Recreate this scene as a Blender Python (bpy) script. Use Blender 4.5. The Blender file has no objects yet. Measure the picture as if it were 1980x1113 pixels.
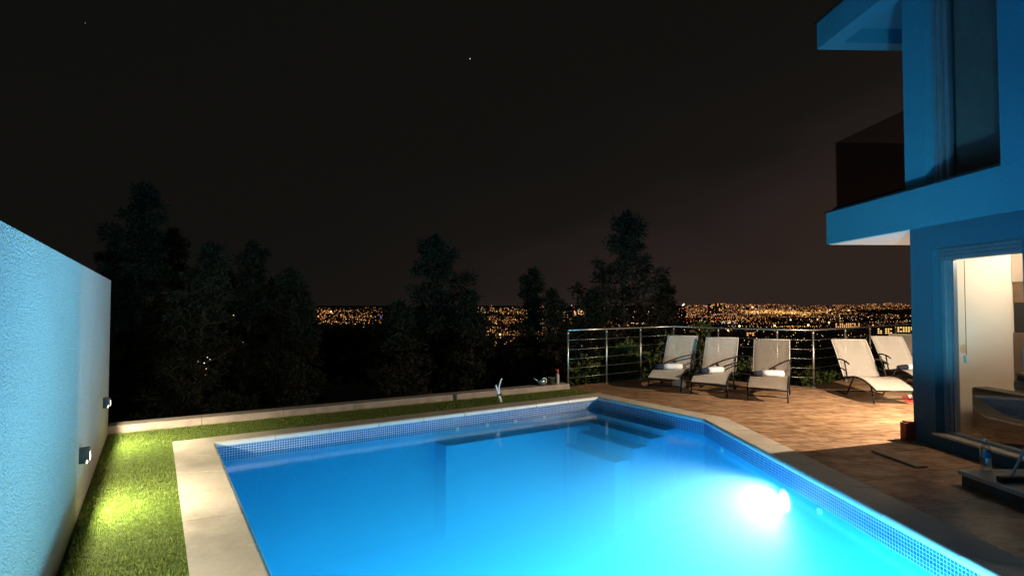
import bpy, bmesh, math, random
import numpy as np
from mathutils import Vector, Matrix
from mathutils.geometry import tessellate_polygon

R = math.radians
rng = random.Random(7)
nrg = np.random.default_rng(11)
sc = bpy.context.scene
COL = sc.collection

# ------------------------------------------------------------------ camera
EYE = 1.5
F = 1070.0 / 1980.0            # focal length over image width
CX, HY = 990.0, 588.0          # image centre, horizon row (full-size photograph)
cam_d = bpy.data.cameras.new('camera')
cam = bpy.data.objects.new('camera', cam_d)
COL.objects.link(cam)
cam_d.sensor_width = 36.0
cam_d.lens = 36.0 * F
cam_d.clip_start = 0.05
cam_d.clip_end = 20000
pitch = math.atan((588.0 - 556.5) / 1070.0)
cam.location = (0, 0, EYE)
cam.rotation_euler = (R(90) + pitch, 0, 0)
sc.camera = cam


def at(px, py, z=0.0):
    """world point at height z seen at a photograph position"""
    d = (EYE - z) * 1070.0 / (py - HY)
    return Vector(((px - CX) / 1070.0 * d, d, z))


# ------------------------------------------------------------------ tagging
def link(o, parent=None):
    COL.objects.link(o)
    if parent is not None:
        o.parent = parent
        o.matrix_parent_inverse = Matrix.Identity(4)
    return o


def tag(o, label, cat, group=None):
    o['label'] = label
    o['category'] = cat
    if group:
        o['group'] = group
    return o


def thing(name, label, cat, loc=(0, 0, 0), rz=0.0, group=None):
    o = bpy.data.objects.new(name, None)
    o.empty_display_size = 0.1
    link(o)
    o.location = loc
    o.rotation_euler = (0, 0, rz)
    return tag(o, label, cat, group)


def struct(o, kind='structure'):
    o['kind'] = kind
    return o


def copy_tree(o, parent=None):
    c = o.copy()
    COL.objects.link(c)
    if parent is not None:
        c.parent = parent
        c.matrix_parent_inverse = Matrix.Identity(4)
    for ch in [x for x in o.children]:
        copy_tree(ch, c)
    return c


# ------------------------------------------------------------------ mesh builder
class MB:
    def __init__(self):
        self.bm = bmesh.new()
        self.T = Matrix.Identity(4)

    def _v(self, co):
        return self.bm.verts.new(self.T @ Vector(co))

    def box(self, a, b, bev=0.0):
        x0, y0, z0 = a
        x1, y1, z1 = b
        vs = [self._v(c) for c in ((x0, y0, z0), (x1, y0, z0), (x1, y1, z0), (x0, y1, z0),
                                   (x0, y0, z1), (x1, y0, z1), (x1, y1, z1), (x0, y1, z1))]
        fs = [self.bm.faces.new([vs[i] for i in f]) for f in
              ((3, 2, 1, 0), (4, 5, 6, 7), (0, 1, 5, 4), (1, 2, 6, 5), (2, 3, 7, 6), (3, 0, 4, 7))]
        if bev > 0:
            es = list({e for f in fs for e in f.edges})
            bmesh.ops.bevel(self.bm, geom=es, offset=bev, segments=2, affect='EDGES', profile=0.7)
        return self

    def prism(self, pts, z0, z1):
        lo = [self._v((p[0], p[1], z0)) for p in pts]
        hi = [self._v((p[0], p[1], z1)) for p in pts]
        n = len(pts)
        self.bm.faces.new(lo[::-1])
        self.bm.faces.new(hi)
        for i in range(n):
            self.bm.faces.new((lo[i], lo[(i + 1) % n], hi[(i + 1) % n], hi[i]))
        return self

    def tube(self, pts, r, n=8, cap=True, r_end=None, radii=None):
        pts = [Vector(p) for p in pts]
        m = len(pts)
        rings = []
        up = Vector((0, 0, 1))
        prev = None
        for i, p in enumerate(pts):
            if i == 0:
                t = pts[1] - p
            elif i == m - 1:
                t = p - pts[i - 1]
            else:
                t = (pts[i + 1] - p).normalized() + (p - pts[i - 1]).normalized()
            t = t.normalized()
            if prev is None:
                ref = up if abs(t.dot(up)) < 0.95 else Vector((1, 0, 0))
                a = t.cross(ref).normalized()
            else:
                a = (prev - t * prev.dot(t)).normalized()
            prev = a
            b = t.cross(a).normalized()
            rr = radii[i] if radii else (r if r_end is None else r + (r_end - r) * i / (m - 1))
            rings.append([self._v(p + a * math.cos(2 * math.pi * k / n) * rr + b * math.sin(2 * math.pi * k / n) * rr)
                          for k in range(n)])
        for i in range(m - 1):
            for k in range(n):
                f = self.bm.faces.new((rings[i][k], rings[i][(k + 1) % n], rings[i + 1][(k + 1) % n], rings[i + 1][k]))
                f.smooth = True
        if cap:
            self.bm.faces.new(rings[0][::-1])
            self.bm.faces.new(rings[-1])
        return self

    def lathe(self, prof, c=(0, 0, 0), n=20, smooth=True):
        rings = []
        for (r, z) in prof:
            if r < 1e-5:
                rings.append([self._v((c[0], c[1], c[2] + z))])
            else:
                rings.append([self._v((c[0] + r * math.cos(2 * math.pi * k / n), c[1] + r * math.sin(2 * math.pi * k / n), c[2] + z))
                              for k in range(n)])
        for i in range(len(rings) - 1):
            A, B = rings[i], rings[i + 1]
            for k in range(n):
                k2 = (k + 1) % n
                if len(A) == 1 and len(B) == 1:
                    continue
                if len(A) == 1:
                    f = self.bm.faces.new((A[0], B[k], B[k2]))
                elif len(B) == 1:
                    f = self.bm.faces.new((A[k], A[k2], B[0]))
                else:
                    f = self.bm.faces.new((A[k], A[k2], B[k2], B[k]))
                f.smooth = smooth
        return self

    def grid(self, rows, thick=0.0, smooth=True):
        g = [[self._v(p) for p in row] for row in rows]
        fs = []
        for i in range(len(g) - 1):
            for j in range(len(g[0]) - 1):
                f = self.bm.faces.new((g[i][j], g[i][j + 1], g[i + 1][j + 1], g[i + 1][j]))
                f.smooth = smooth
                fs.append(f)
        if thick:
            bmesh.ops.solidify(self.bm, geom=fs, thickness=thick)
        return self

    def quad(self, a, b, c, d):
        self.bm.faces.new([self._v(p) for p in (a, b, c, d)])
        return self

    def build(self, name, mat, parent=None, recalc=True, smooth=False):
        if recalc:
            bmesh.ops.recalc_face_normals(self.bm, faces=self.bm.faces)
        me = bpy.data.meshes.new(name)
        self.bm.to_mesh(me)
        self.bm.free()
        if smooth:
            for p in me.polygons:
                p.use_smooth = True
        me.materials.append(mat)
        return link(bpy.data.objects.new(name, me), parent)


def np_quads(name, V, mats, parent=None, midx=None, tri=False):
    """V: (n,4,3) quads (or (n,3,3) triangles)"""
    k = 3 if tri else 4
    n = V.shape[0]
    me = bpy.data.meshes.new(name)
    me.vertices.add(n * k)
    me.vertices.foreach_set('co', V.reshape(-1).astype(np.float32))
    me.loops.add(n * k)
    me.loops.foreach_set('vertex_index', np.arange(n * k, dtype=np.int32))
    me.polygons.add(n)
    me.polygons.foreach_set('loop_start', np.arange(0, n * k, k, dtype=np.int32))
    me.polygons.foreach_set('loop_total', np.full(n, k, dtype=np.int32))
    for m in mats:
        me.materials.append(m)
    if midx is not None:
        me.polygons.foreach_set('material_index', midx.astype(np.int32))
    me.update()
    me.validate()
    return link(bpy.data.objects.new(name, me), parent)


def poly_holes(name, outer, holes, z, mat, skirt=0.0, skirt_loop=None):
    loops = [[Vector((p[0], p[1], 0)) for p in outer]] + [[Vector((p[0], p[1], 0)) for p in h] for h in holes]
    flat = [v for l in loops for v in l]
    tris = tessellate_polygon(loops)
    bm = bmesh.new()
    vs = [bm.verts.new((v.x, v.y, z)) for v in flat]
    for t in tris:
        f = bm.faces.new([vs[i] for i in t])
        f.normal_update()
        if f.normal.z < 0:
            f.normal_flip()
    if skirt:
        n = len(outer)
        lo = [bm.verts.new((p[0], p[1], z - skirt)) for p in outer]
        for i in range(n):
            bm.faces.new((vs[i], lo[i], lo[(i + 1) % n], vs[(i + 1) % n]))
    me = bpy.data.meshes.new(name)
    bm.to_mesh(me)
    bm.free()
    me.materials.append(mat)
    return link(bpy.data.objects.new(name, me))


# ------------------------------------------------------------------ materials
class NT:
    def __init__(self, name):
        self.m = bpy.data.materials.new(name)
        self.m.use_nodes = True
        self.t = self.m.node_tree
        self.t.nodes.clear()
        self.out = self.t.nodes.new('ShaderNodeOutputMaterial')

    def n(self, typ, **kw):
        nd = self.t.nodes.new(typ)
        for k, v in kw.items():
            if k in nd.inputs.keys():
                self._set(nd.inputs[k], v)
            else:
                setattr(nd, k, v)
        return nd

    def _set(self, sock, v):
        if isinstance(v, bpy.types.NodeSocket):
            self.t.links.new(v, sock)
        else:
            if sock.type == 'RGBA' and len(v) == 3:
                v = (*v, 1)
            sock.default_value = v

    def l(self, a, b):
        self.t.links.new(a, b)

    def coords(self, scale=(1, 1, 1), rot=(0, 0, 0)):
        tc = self.n('ShaderNodeTexCoord')
        mp = self.n('ShaderNodeMapping')
        mp.inputs['Scale'].default_value = scale
        mp.inputs['Rotation'].default_value = rot
        self.l(tc.outputs['Object'], mp.inputs['Vector'])
        return mp.outputs['Vector']

    def noise(self, vec, scale, detail=4.0, rough=0.5):
        nd = self.n('ShaderNodeTexNoise')
        nd.inputs['Scale'].default_value = scale
        nd.inputs['Detail'].default_value = detail
        nd.inputs['Roughness'].default_value = rough
        self.l(vec, nd.inputs['Vector'])
        return nd.outputs['Fac']

    def ramp(self, fac, stops):
        nd = self.n('ShaderNodeValToRGB')
        el = nd.color_ramp.elements
        el[0].position, el[0].color = stops[0][0], (*stops[0][1], 1)
        el[1].position, el[1].color = stops[-1][0], (*stops[-1][1], 1)
        for p, c in stops[1:-1]:
            e = el.new(p)
            e.color = (*c, 1)
        self.l(fac, nd.inputs['Fac'])
        return nd.outputs['Color']

    def bump(self, h, strength=0.3, dist=0.01, normal=None):
        nd = self.n('ShaderNodeBump')
        nd.inputs['Strength'].default_value = strength
        nd.inputs['Distance'].default_value = dist
        self.l(h, nd.inputs['Height'])
        if normal is not None:
            self.l(normal, nd.inputs['Normal'])
        return nd.outputs['Normal']

    def math(self, op, a, b=None, clamp=False):
        nd = self.n('ShaderNodeMath', operation=op)
        nd.use_clamp = clamp
        for i, v in enumerate((a, b)):
            if v is None:
                continue
            if isinstance(v, bpy.types.NodeSocket):
                self.l(v, nd.inputs[i])
            else:
                nd.inputs[i].default_value = v
        return nd.outputs[0]

    def mixc(self, fac, a, b, mode='MIX'):
        nd = self.n('ShaderNodeMix', data_type='RGBA', blend_type=mode)
        for nm, v in (('Factor', fac), ('A', a), ('B', b)):
            s = [x for x in nd.inputs if x.name == nm and (x.type == 'RGBA' if nm != 'Factor' else x.type == 'VALUE')][0]
            self._set(s, v)
        return [x for x in nd.outputs if x.type == 'RGBA'][0]

    def pbr(self, color, rough=0.6, metal=0.0, normal=None, spec=0.5, **kw):
        p = self.n('ShaderNodeBsdfPrincipled')
        self._set(p.inputs['Base Color'], color)
        self._set(p.inputs['Roughness'], rough)
        self._set(p.inputs['Metallic'], metal)
        self._set(p.inputs['Specular IOR Level'], spec)
        for k, v in kw.items():
            self._set(p.inputs[k], v)
        if normal is not None:
            self.l(normal, p.inputs['Normal'])
        return p.outputs[0]

    def done(self, shader, volume=None):
        if shader is not None:
            self.l(shader, self.out.inputs['Surface'])
        if volume is not None:
            self.l(volume, self.out.inputs['Volume'])
        return self.m


def simple(name, color, rough=0.5, metal=0.0, var=0.12, scale=8.0, bump=0.0, bscale=60.0, spec=0.5):
    t = NT(name)
    v = t.coords()
    n1 = t.noise(v, scale, 5)
    c = t.ramp(n1, [(0.3, tuple(x * (1 - var) for x in color)), (0.7, tuple(min(1, x * (1 + var)) for x in color))])
    nm = None
    if bump:
        nm = t.bump(t.noise(v, bscale, 3), bump, 0.005)
    r = t.math('ADD', t.math('MULTIPLY', t.noise(v, scale * 2.3, 3), 0.25), rough - 0.12, True)
    return t.done(t.pbr(c, r, metal, nm, spec))


def emis(name, color, strength):
    t = NT(name)
    e = t.n('ShaderNodeEmission')
    e.inputs['Color'].default_value = (*color, 1)
    e.inputs['Strength'].default_value = strength
    t.m.cycles.emission_sampling = 'NONE'
    return t.done(e.outputs[0])


def stucco(name, color, sc_=95.0, strength=0.55, stain=0.10, dist=0.012, speck=0.35):
    t = NT(name)
    v = t.coords()
    big = t.noise(v, 1.1, 5)
    c = t.ramp(big, [(0.25, tuple(x * (1 - stain) for x in color)), (0.75, color)])
    grain = t.noise(v, sc_, 3, 0.65)
    c2 = t.mixc(speck, c, t.ramp(grain, [(0.40, tuple(x * 0.45 for x in color)), (0.58, color)]), 'MIX')
    return t.done(t.pbr(c2, 0.9, 0, t.bump(grain, strength, dist), 0.2))


M = {}
M['garden_wall'] = stucco('garden_wall_stucco', (0.70, 0.61, 0.59), 96, 1.0, 0.20, 0.03, 0.5)
M['render_white'] = stucco('white_render', (0.06, 0.235, 0.325), 120, 0.25, 0.16, 0.004)  # white render with the blue of the pool light put into its colour
M['render_grey'] = stucco('grey_render', (0.04, 0.115, 0.17), 120, 0.3, 0.18, 0.004)  # grey render, the same pool light blue mixed in
M['soffit'] = stucco('soffit_paint', (0.78, 0.74, 0.72), 160, 0.1, 0.04, 0.003)
M['kerb'] = simple('kerb_concrete', (0.40, 0.33, 0.29), 0.85, 0, 0.2, 6, 0.4, 90, 0.2)
M['white_plaster'] = simple('interior_plaster', (0.80, 0.67, 0.54), 0.85, 0, 0.04, 2)
M['ceiling'] = simple('ceiling_paint', (0.75, 0.66, 0.55), 0.9, 0, 0.03, 2)
M['dark_metal'] = simple('dark_metal', (0.018, 0.018, 0.020), 0.42, 0.3, 0.2, 12)
M['dark_trim'] = simple('dark_flashing', (0.02, 0.02, 0.022), 0.5, 0.2, 0.2, 9)
M['steel'] = simple('brushed_steel', (0.50, 0.49, 0.48), 0.36, 0.9, 0.08, 20)
M['alu'] = simple('window_aluminium', (0.24, 0.27, 0.31), 0.4, 0.5, 0.06, 8)
M['shutter'] = simple('shutter_box', (0.12, 0.15, 0.18), 0.5, 0.2, 0.08, 8)
M['sofa'] = simple('sofa_leather', (0.035, 0.024, 0.018), 0.5, 0, 0.25, 9, 0.3, 40)
M['cushion'] = simple('cushion_fabric', (0.05, 0.042, 0.032), 0.6, 0, 0.3, 14, 0.5, 60)
M['wood'] = simple('cabinet_wood', (0.30, 0.17, 0.085), 0.45, 0, 0.25, 5)
M['black_gap'] = simple('dark_recess', (0.02, 0.018, 0.016), 0.6, 0, 0.2, 6)
M['terracotta'] = simple('terracotta', (0.16, 0.035, 0.018), 0.8, 0, 0.2, 12, 0.3)
M['towel'] = simple('white_towel', (0.72, 0.73, 0.78), 0.95, 0, 0.08, 30, 0.6, 160, 0.1)
M['navy'] = simple('navy_towel', (0.025, 0.03, 0.055), 0.95, 0, 0.2, 30, 0.6, 160, 0.1)
M['red'] = simple('red_plastic', (0.45, 0.05, 0.04), 0.45, 0, 0.15, 14)
M['whiteplastic'] = simple('white_plastic', (0.78, 0.78, 0.77), 0.4, 0, 0.05, 14)
M['blueplastic'] = simple('blue_plastic', (0.03, 0.18, 0.38), 0.35, 0, 0.12, 14)
M['rubber'] = simple('black_rubber', (0.015, 0.015, 0.017), 0.6, 0, 0.2, 14)
M['plank'] = simple('weathered_plank', (0.28, 0.20, 0.14), 0.7, 0, 0.3, 6, 0.3, 40)
M['marble'] = simple('step_stone', (0.42, 0.38, 0.33), 0.45, 0, 0.22, 7, 0.2, 50)
M['darkstone'] = simple('dark_riser', (0.06, 0.055, 0.05), 0.6, 0, 0.2, 7)
M['tin'] = simple('galvanised_tin', (0.42, 0.45, 0.50), 0.35, 0.9, 0.2, 14)
M['pot'] = simple('clay_pot', (0.10, 0.08, 0.06), 0.8, 0, 0.2, 14)
M['curtain'] = simple('grey_curtain', (0.26, 0.22, 0.20), 0.9, 0, 0.1, 6)
M['interior_floor'] = simple('interior_tiles', (0.24, 0.15, 0.09), 0.35, 0, 0.15, 3)
M['building'] = simple('city_wall', (0.20, 0.17, 0.15), 0.9, 0, 0.2, 0.3)


def mat_sling():
    t = NT('beige_sling_mesh')
    v = t.coords()
    w = t.n('ShaderNodeTexWave', wave_type='BANDS', bands_direction='X')
    w.inputs['Scale'].default_value = 60
    t.l(v, w.inputs['Vector'])
    c = t.ramp(t.noise(v, 14, 4), [(0.3, (0.70, 0.66, 0.62)), (0.7, (0.78, 0.735, 0.69))])
    nm = t.bump(w.outputs['Fac'], 0.25, 0.002)
    p = t.pbr(c, 0.75, 0, nm, 0.2)
    tl = t.n('ShaderNodeBsdfTranslucent')
    t._set(tl.inputs['Color'], (0.5, 0.42, 0.36))
    m1 = t.n('ShaderNodeMixShader')
    m1.inputs[0].default_value = 0.22
    t.l(p, m1.inputs[1])
    t.l(tl.outputs[0], m1.inputs[2])
    tr = t.n('ShaderNodeBsdfTransparent')
    m2 = t.n('ShaderNodeMixShader')
    m2.inputs[0].default_value = 0.20
    t.l(m1.outputs[0], m2.inputs[1])
    t.l(tr.outputs[0], m2.inputs[2])
    return t.done(m2.outputs[0])


M['sling'] = mat_sling()


def mat_glass(name, tint, ior=1.45, rough=0.0, extra=0.0):
    t = NT(name)
    lw = t.n('ShaderNodeLayerWeight')
    lw.inputs['Blend'].default_value = 0.5
    r0 = ((ior - 1) / (ior + 1)) ** 2
    fs = t.math('ADD', t.math('MULTIPLY', t.math('POWER', lw.outputs['Facing'], 5.0), 1 - r0), r0)
    g = t.n('ShaderNodeBsdfGlossy')
    g.inputs['Roughness'].default_value = rough
    g.inputs['Color'].default_value = (1, 1, 1, 1)
    tr = t.n('ShaderNodeBsdfTransparent')
    tr.inputs['Color'].default_value = (*tint, 1)
    m = t.n('ShaderNodeMixShader')
    f = t.math('ADD', fs, extra, True) if extra else fs
    t.l(f, m.inputs[0])
    t.l(tr.outputs[0], m.inputs[1])
    t.l(g.outputs[0], m.inputs[2])
    return t.done(m.outputs[0])


M['glass'] = mat_glass('clear_glass', (0.93, 0.95, 0.95))
M['dark_glass'] = mat_glass('smoked_glass', (0.62, 0.58, 0.56))
M['pane_dark'] = mat_glass('upper_glass', (0.85, 0.86, 0.86), 1.5, 0.02)


def mat_bottle():
    return mat_glass('bottle_plastic', (0.80, 0.84, 0.85), 1.5, 0.08, 0.14)


M['bottle'] = mat_bottle()

# directions of the pool (u along the far edge, v along the left edge towards the camera)
PV = Vector((0.542, -0.840)).normalized()
PU = Vector((-PV.y, PV.x))
PANG = math.atan2(PU.y, PU.x)


def mat_terrace():
    t = NT('terrace_tiles')
    v = t.coords((1, 1, 1), (0, 0, R(2) - 0))
    br = t.n('ShaderNodeTexBrick')
    br.offset = 0.0
    br.inputs['Scale'].default_value = 1.0
    br.inputs['Mortar Size'].default_value = 0.006
    br.inputs['Mortar Smooth'].default_value = 0.15
    br.inputs['Brick Width'].default_value = 0.60
    br.inputs['Row Height'].default_value = 0.60
    br.inputs['Bias'].default_value = 0.0
    br.inputs['Color1'].default_value = (0.46, 0.46, 0.46, 1)
    br.inputs['Color2'].default_value = (0.54, 0.54, 0.54, 1)
    br.inputs['Mortar'].default_value = (0.13, 0.13, 0.13, 1)
    vr = t.coords((1, 1, 1), (0, 0, R(-18)))
    t.l(vr, br.inputs['Vector'])
    vs = t.coords((1.5, 3.6, 1), (0, 0, R(-8)))
    w = t.noise(vs, 1.7, 6, 0.62)
    w2 = t.noise(t.coords((1.3, 2.8, 1), (0, 0, R(-5))), 5.5, 5, 0.6)
    base = t.ramp(w, [(0.38, (0.155, 0.075, 0.038)), (0.5, (0.31, 0.175, 0.095)), (0.62, (0.50, 0.315, 0.19))])
    base = t.mixc(0.45, base, t.ramp(w2, [(0.40, (0.135, 0.065, 0.032)), (0.58, (0.50, 0.31, 0.185))]))
    base = t.mixc(1.0, base, t.mixc(1.0, br.outputs['Color'], (2.0, 2.0, 2.0), 'MULTIPLY'), 'MULTIPLY')
    h = t.math('SUBTRACT', t.math('ADD', t.math('MULTIPLY', w2, 0.4), t.math('MULTIPLY', w, 0.5)), t.math('MULTIPLY', br.outputs['Fac'], 0.5))
    nm = t.bump(h, 0.5, 0.012)
    wet = t.noise(t.coords(), 0.8, 4, 0.6)
    rr = t.n('ShaderNodeMapRange')
    rr.inputs[1].default_value = 0.38
    rr.inputs[2].default_value = 0.62
    rr.inputs[3].default_value = 0.30
    rr.inputs[4].default_value = 0.62
    t.l(wet, rr.inputs[0])
    return t.done(t.pbr(base, rr.outputs[0], 0, nm, 0.45))


M['terrace'] = mat_terrace()


def mat_coping():
    t = NT('coping_stone')
    v = t.coords()
    a = t.noise(v, 2.2, 6, 0.6)
    b = t.noise(v, 26, 4, 0.6)
    c = t.ramp(a, [(0.3, (0.40, 0.345, 0.285)), (0.5, (0.54, 0.475, 0.40)), (0.72, (0.60, 0.535, 0.46))])
    c = t.mixc(0.25, c, t.ramp(b, [(0.3, (0.36, 0.31, 0.26)), (0.7, (0.62, 0.56, 0.48))]))
    return t.done(t.pbr(c, t.ramp(a, [(0.3, (0.35,) * 3), (0.6, (0.7,) * 3)]), 0, t.bump(b, 0.25, 0.004), 0.4))


M['coping'] = mat_coping()
M['nose'] = simple('glazed_nose', (0.74, 0.76, 0.76), 0.3, 0, 0.05, 6)


def mat_mosaic():
    t = NT('blue_mosaic')
    uv = t.n('ShaderNodeUVMap')
    br = t.n('ShaderNodeTexBrick')
    br.offset = 0.0
    br.inputs['Scale'].default_value = 1.0
    br.inputs['Mortar Size'].default_value = 0.0022
    br.inputs['Mortar Smooth'].default_value = 0.1
    br.inputs['Brick Width'].default_value = 0.027
    br.inputs['Row Height'].default_value = 0.027
    br.inputs['Bias'].default_value = -0.2
    br.inputs['Color1'].default_value = (0.02, 0.10, 0.36, 1)
    br.inputs['Color2'].default_value = (0.04, 0.17, 0.50, 1)
    br.inputs['Mortar'].default_value = (0.62, 0.74, 0.82, 1)
    t.l(uv.outputs[0], br.inputs['Vector'])
    return t.done(t.pbr(br.outputs['Color'], 0.22, 0, t.bump(br.outputs['Fac'], -0.3, 0.002), 0.5))


M['mosaic'] = mat_mosaic()


def mat_basin():
    t = NT('pool_basin_tiles')
    v = t.coords()
    a = t.noise(v, 3.0, 4)
    c = t.ramp(a, [(0.3, (0.05, 0.47, 0.84)), (0.7, (0.07, 0.51, 0.88))])
    return t.done(t.pbr(c, 0.6, 0, None, 0.2))


M['basin'] = mat_basin()


def mat_water():
    t = NT('pool_water')
    fr = t.n('ShaderNodeFresnel')
    fr.inputs['IOR'].default_value = 1.33
    v = t.coords((1, 1, 1))
    nm = t.bump(t.noise(v, 3.0, 2), 0.08, 0.02)
    t.l(nm, fr.inputs['Normal'])
    g = t.n('ShaderNodeBsdfAnisotropic') if False else t.n('ShaderNodeBsdfGlossy')
    g.inputs['Roughness'].default_value = 0.10
    t.l(nm, g.inputs['Normal'])
    tr = t.n('ShaderNodeBsdfTransparent')
    m = t.n('ShaderNodeMixShader')
    t.l(fr.outputs[0], m.inputs[0])
    t.l(tr.outputs[0], m.inputs[1])
    t.l(g.outputs[0], m.inputs[2])
    ab = t.n('ShaderNodeVolumeAbsorption')
    ab.inputs['Color'].default_value = (0.0, 0.90, 0.99, 1)
    ab.inputs['Density'].default_value = 0.36
    s = t.n('ShaderNodeVolumeScatter')
    s.inputs['Color'].default_value = (0.40, 0.82, 1.0, 1)
    s.inputs['Density'].default_value = 0.48
    s.inputs['Anisotropy'].default_value = 0.2
    ad = t.n('ShaderNodeAddShader')
    t.l(ab.outputs[0], ad.inputs[0])
    t.l(s.outputs[0], ad.inputs[1])
    return t.done(m.outputs[0], ad.outputs[0])


M['water'] = mat_water()


def mat_foliage(name, c0, c1):
    t = NT(name)
    v = t.coords()
    c = t.ramp(t.noise(v, 1.3, 4), [(0.3, c0), (0.7, c1)])
    p = t.pbr(c, 0.7, 0, None, 0.25)
    tl = t.n('ShaderNodeBsdfTranslucent')
    t.l(c, tl.inputs['Color'])
    m = t.n('ShaderNodeMixShader')
    m.inputs[0].default_value = 0.25
    t.l(p, m.inputs[1])
    t.l(tl.outputs[0], m.inputs[2])
    return t.done(m.outputs[0])


M['pine'] = mat_foliage('pine_needles', (0.026, 0.031, 0.023), (0.042, 0.050, 0.034))
M['bush'] = mat_foliage('bush_leaves', (0.06, 0.085, 0.022), (0.12, 0.16, 0.04))
M['bark'] = simple('pine_bark', (0.06, 0.045, 0.032), 0.9, 0, 0.3, 5, 0.5, 20)
M['earth'] = simple('dark_earth', (0.035, 0.03, 0.024), 0.95, 0, 0.4, 0.05)


def mat_grass():
    t = NT('turf_blades')
    v = t.coords()
    a = t.noise(v, 9, 5, 0.7)
    b = t.noise(v, 160, 2, 0.6)
    c = t.ramp(a, [(0.25, (0.095, 0.155, 0.026)), (0.5, (0.19, 0.26, 0.05)), (0.78, (0.34, 0.39, 0.115))])
    c = t.mixc(0.35, c, t.ramp(b, [(0.35, (0.06, 0.12, 0.015)), (0.65, (0.33, 0.38, 0.12))]))
    p = t.pbr(c, 0.6, 0, None, 0.3)
    tl = t.n('ShaderNodeBsdfTranslucent')
    t.l(c, tl.inputs['Color'])
    m = t.n('ShaderNodeMixShader')
    m.inputs[0].default_value = 0.3
    t.l(p, m.inputs[1])
    t.l(tl.outputs[0], m.inputs[2])
    return t.done(m.outputs[0])


M['grass'] = mat_grass()
M['turf_base'] = simple('turf_backing', (0.075, 0.125, 0.02), 0.95, 0, 0.4, 20, 0.6, 120, 0.1)

# ------------------------------------------------------------------ world: night sky with a faint town glow
w = bpy.data.worlds.new('World')
sc.world = w
w.use_nodes = True
nt = w.node_tree
nt.nodes.clear()
wo = nt.nodes.new('ShaderNodeOutputWorld')
bg = nt.nodes.new('ShaderNodeBackground')
tc = nt.nodes.new('ShaderNodeTexCoord')
sep = nt.nodes.new('ShaderNodeSeparateXYZ')
nt.links.new(tc.outputs['Generated'], sep.inputs[0])
# height + a little azimuth (town lies to the right)
mx = nt.nodes.new('ShaderNodeMath'); mx.operation = 'MULTIPLY_ADD'
nt.links.new(sep.outputs['X'], mx.inputs[0])
mx.inputs[1].default_value = -0.40
nt.links.new(sep.outputs['Z'], mx.inputs[2])
cr = nt.nodes.new('ShaderNodeValToRGB')
el = cr.color_ramp.elements
el[0].position = 0.0; el[0].color = (0.0262, 0.0166, 0.0128, 1)
el[1].position = 1.0; el[1].color = (0.0044, 0.0045, 0.0037, 1)
for p_, c_ in ((0.06, (0.0210, 0.0140, 0.0122)), (0.20, (0.0092, 0.0073, 0.0063)), (0.42, (0.0058, 0.0054, 0.0044))):
    e_ = el.new(p_); e_.color = (*c_, 1)
ma = nt.nodes.new('ShaderNodeMath'); ma.operation = 'ADD'; ma.inputs[1].default_value = 0.10
nt.links.new(mx.outputs[0], ma.inputs[0])
ns = nt.nodes.new('ShaderNodeTexNoise')
ns.inputs['Scale'].default_value = 2.6
ns.inputs['Detail'].default_value = 4.0
mp_ = nt.nodes.new('ShaderNodeMapping')
mp_.inputs['Scale'].default_value = (1.0, 1.0, 2.6)
nt.links.new(tc.outputs['Generated'], mp_.inputs['Vector'])
nt.links.new(mp_.outputs[0], ns.inputs['Vector'])
mn = nt.nodes.new('ShaderNodeMath'); mn.operation = 'MULTIPLY_ADD'
nt.links.new(ns.outputs['Fac'], mn.inputs[0])
mn.inputs[1].default_value = 0.22
nt.links.new(ma.outputs[0], mn.inputs[2])
mo = nt.nodes.new('ShaderNodeMath'); mo.operation = 'SUBTRACT'; mo.inputs[1].default_value = 0.11
nt.links.new(mn.outputs[0], mo.inputs[0])
nt.links.new(mo.outputs[0], cr.inputs['Fac'])
nt.links.new(cr.outputs['Color'], bg.inputs['Color'])
bg.inputs['Strength'].default_value = 1.0
nt.links.new(bg.outputs[0], wo.inputs['Surface'])

# ------------------------------------------------------------------ render settings
sc.view_settings.view_transform = 'Standard'
sc.view_settings.look = 'None'
sc.view_settings.exposure = 0.0
sc.view_settings.gamma = 1.0
sc.cycles.use_denoising = True
try:
    sc.cycles.denoiser = 'OPENIMAGEDENOISE'
except Exception:
    pass
sc.cycles.max_bounces = 10
sc.cycles.diffuse_bounces = 5
sc.cycles.volume_bounces = 4
sc.cycles.transparent_max_bounces = 24
sc.cycles.sample_clamp_indirect = 4.0
sc.cycles.caustics_reflective = False
sc.cycles.caustics_refractive = False
sc.cycles.use_light_tree = True


def lamp(name, typ, loc, energy, color, radius=0.05, parent=None, **kw):
    d = bpy.data.lights.new(name, typ)
    d.energy = energy
    d.color = color
    if typ != 'AREA':
        d.shadow_soft_size = radius
    for k, v in kw.items():
        setattr(d, k, v)
    o = bpy.data.objects.new(name, d)
    link(o, parent)
    o.location = loc
    return o


fill_sun = lamp('fill_sun', 'SUN', (0, 0, 30), 0.05, (0.85, 0.95, 1.0), 0.1)  # weak fill added to lift the dark trees, no visible source
fill_sun.data.angle = R(10)
fill_sun.rotation_euler = Vector((0.35, 1.0, -0.55)).to_track_quat('-Z', 'Y').to_euler()


def aim(o, direction):
    o.rotation_euler = Vector(direction).to_track_quat('-Z', 'Y').to_euler()


# ================================================================== POOL
POOL_W = 880
ORI = at(415, 855).to_2d()            # far-left inner corner


def P(u, v):
    q = ORI + PU * u + PV * v
    return (q.x, q.y)


def UV(p):
    d = Vector((p[0], p[1])) - ORI
    return d.dot(PU), d.dot(PV)


U_R = 5.50
kink = at(1365, 808).to_2d()
V_K = UV(kink)[1]
cham_end = Vector((2.735, 2.10))
# near edge: through P(0, V_N)
V_N = 6.6
near_r_u = None
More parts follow.
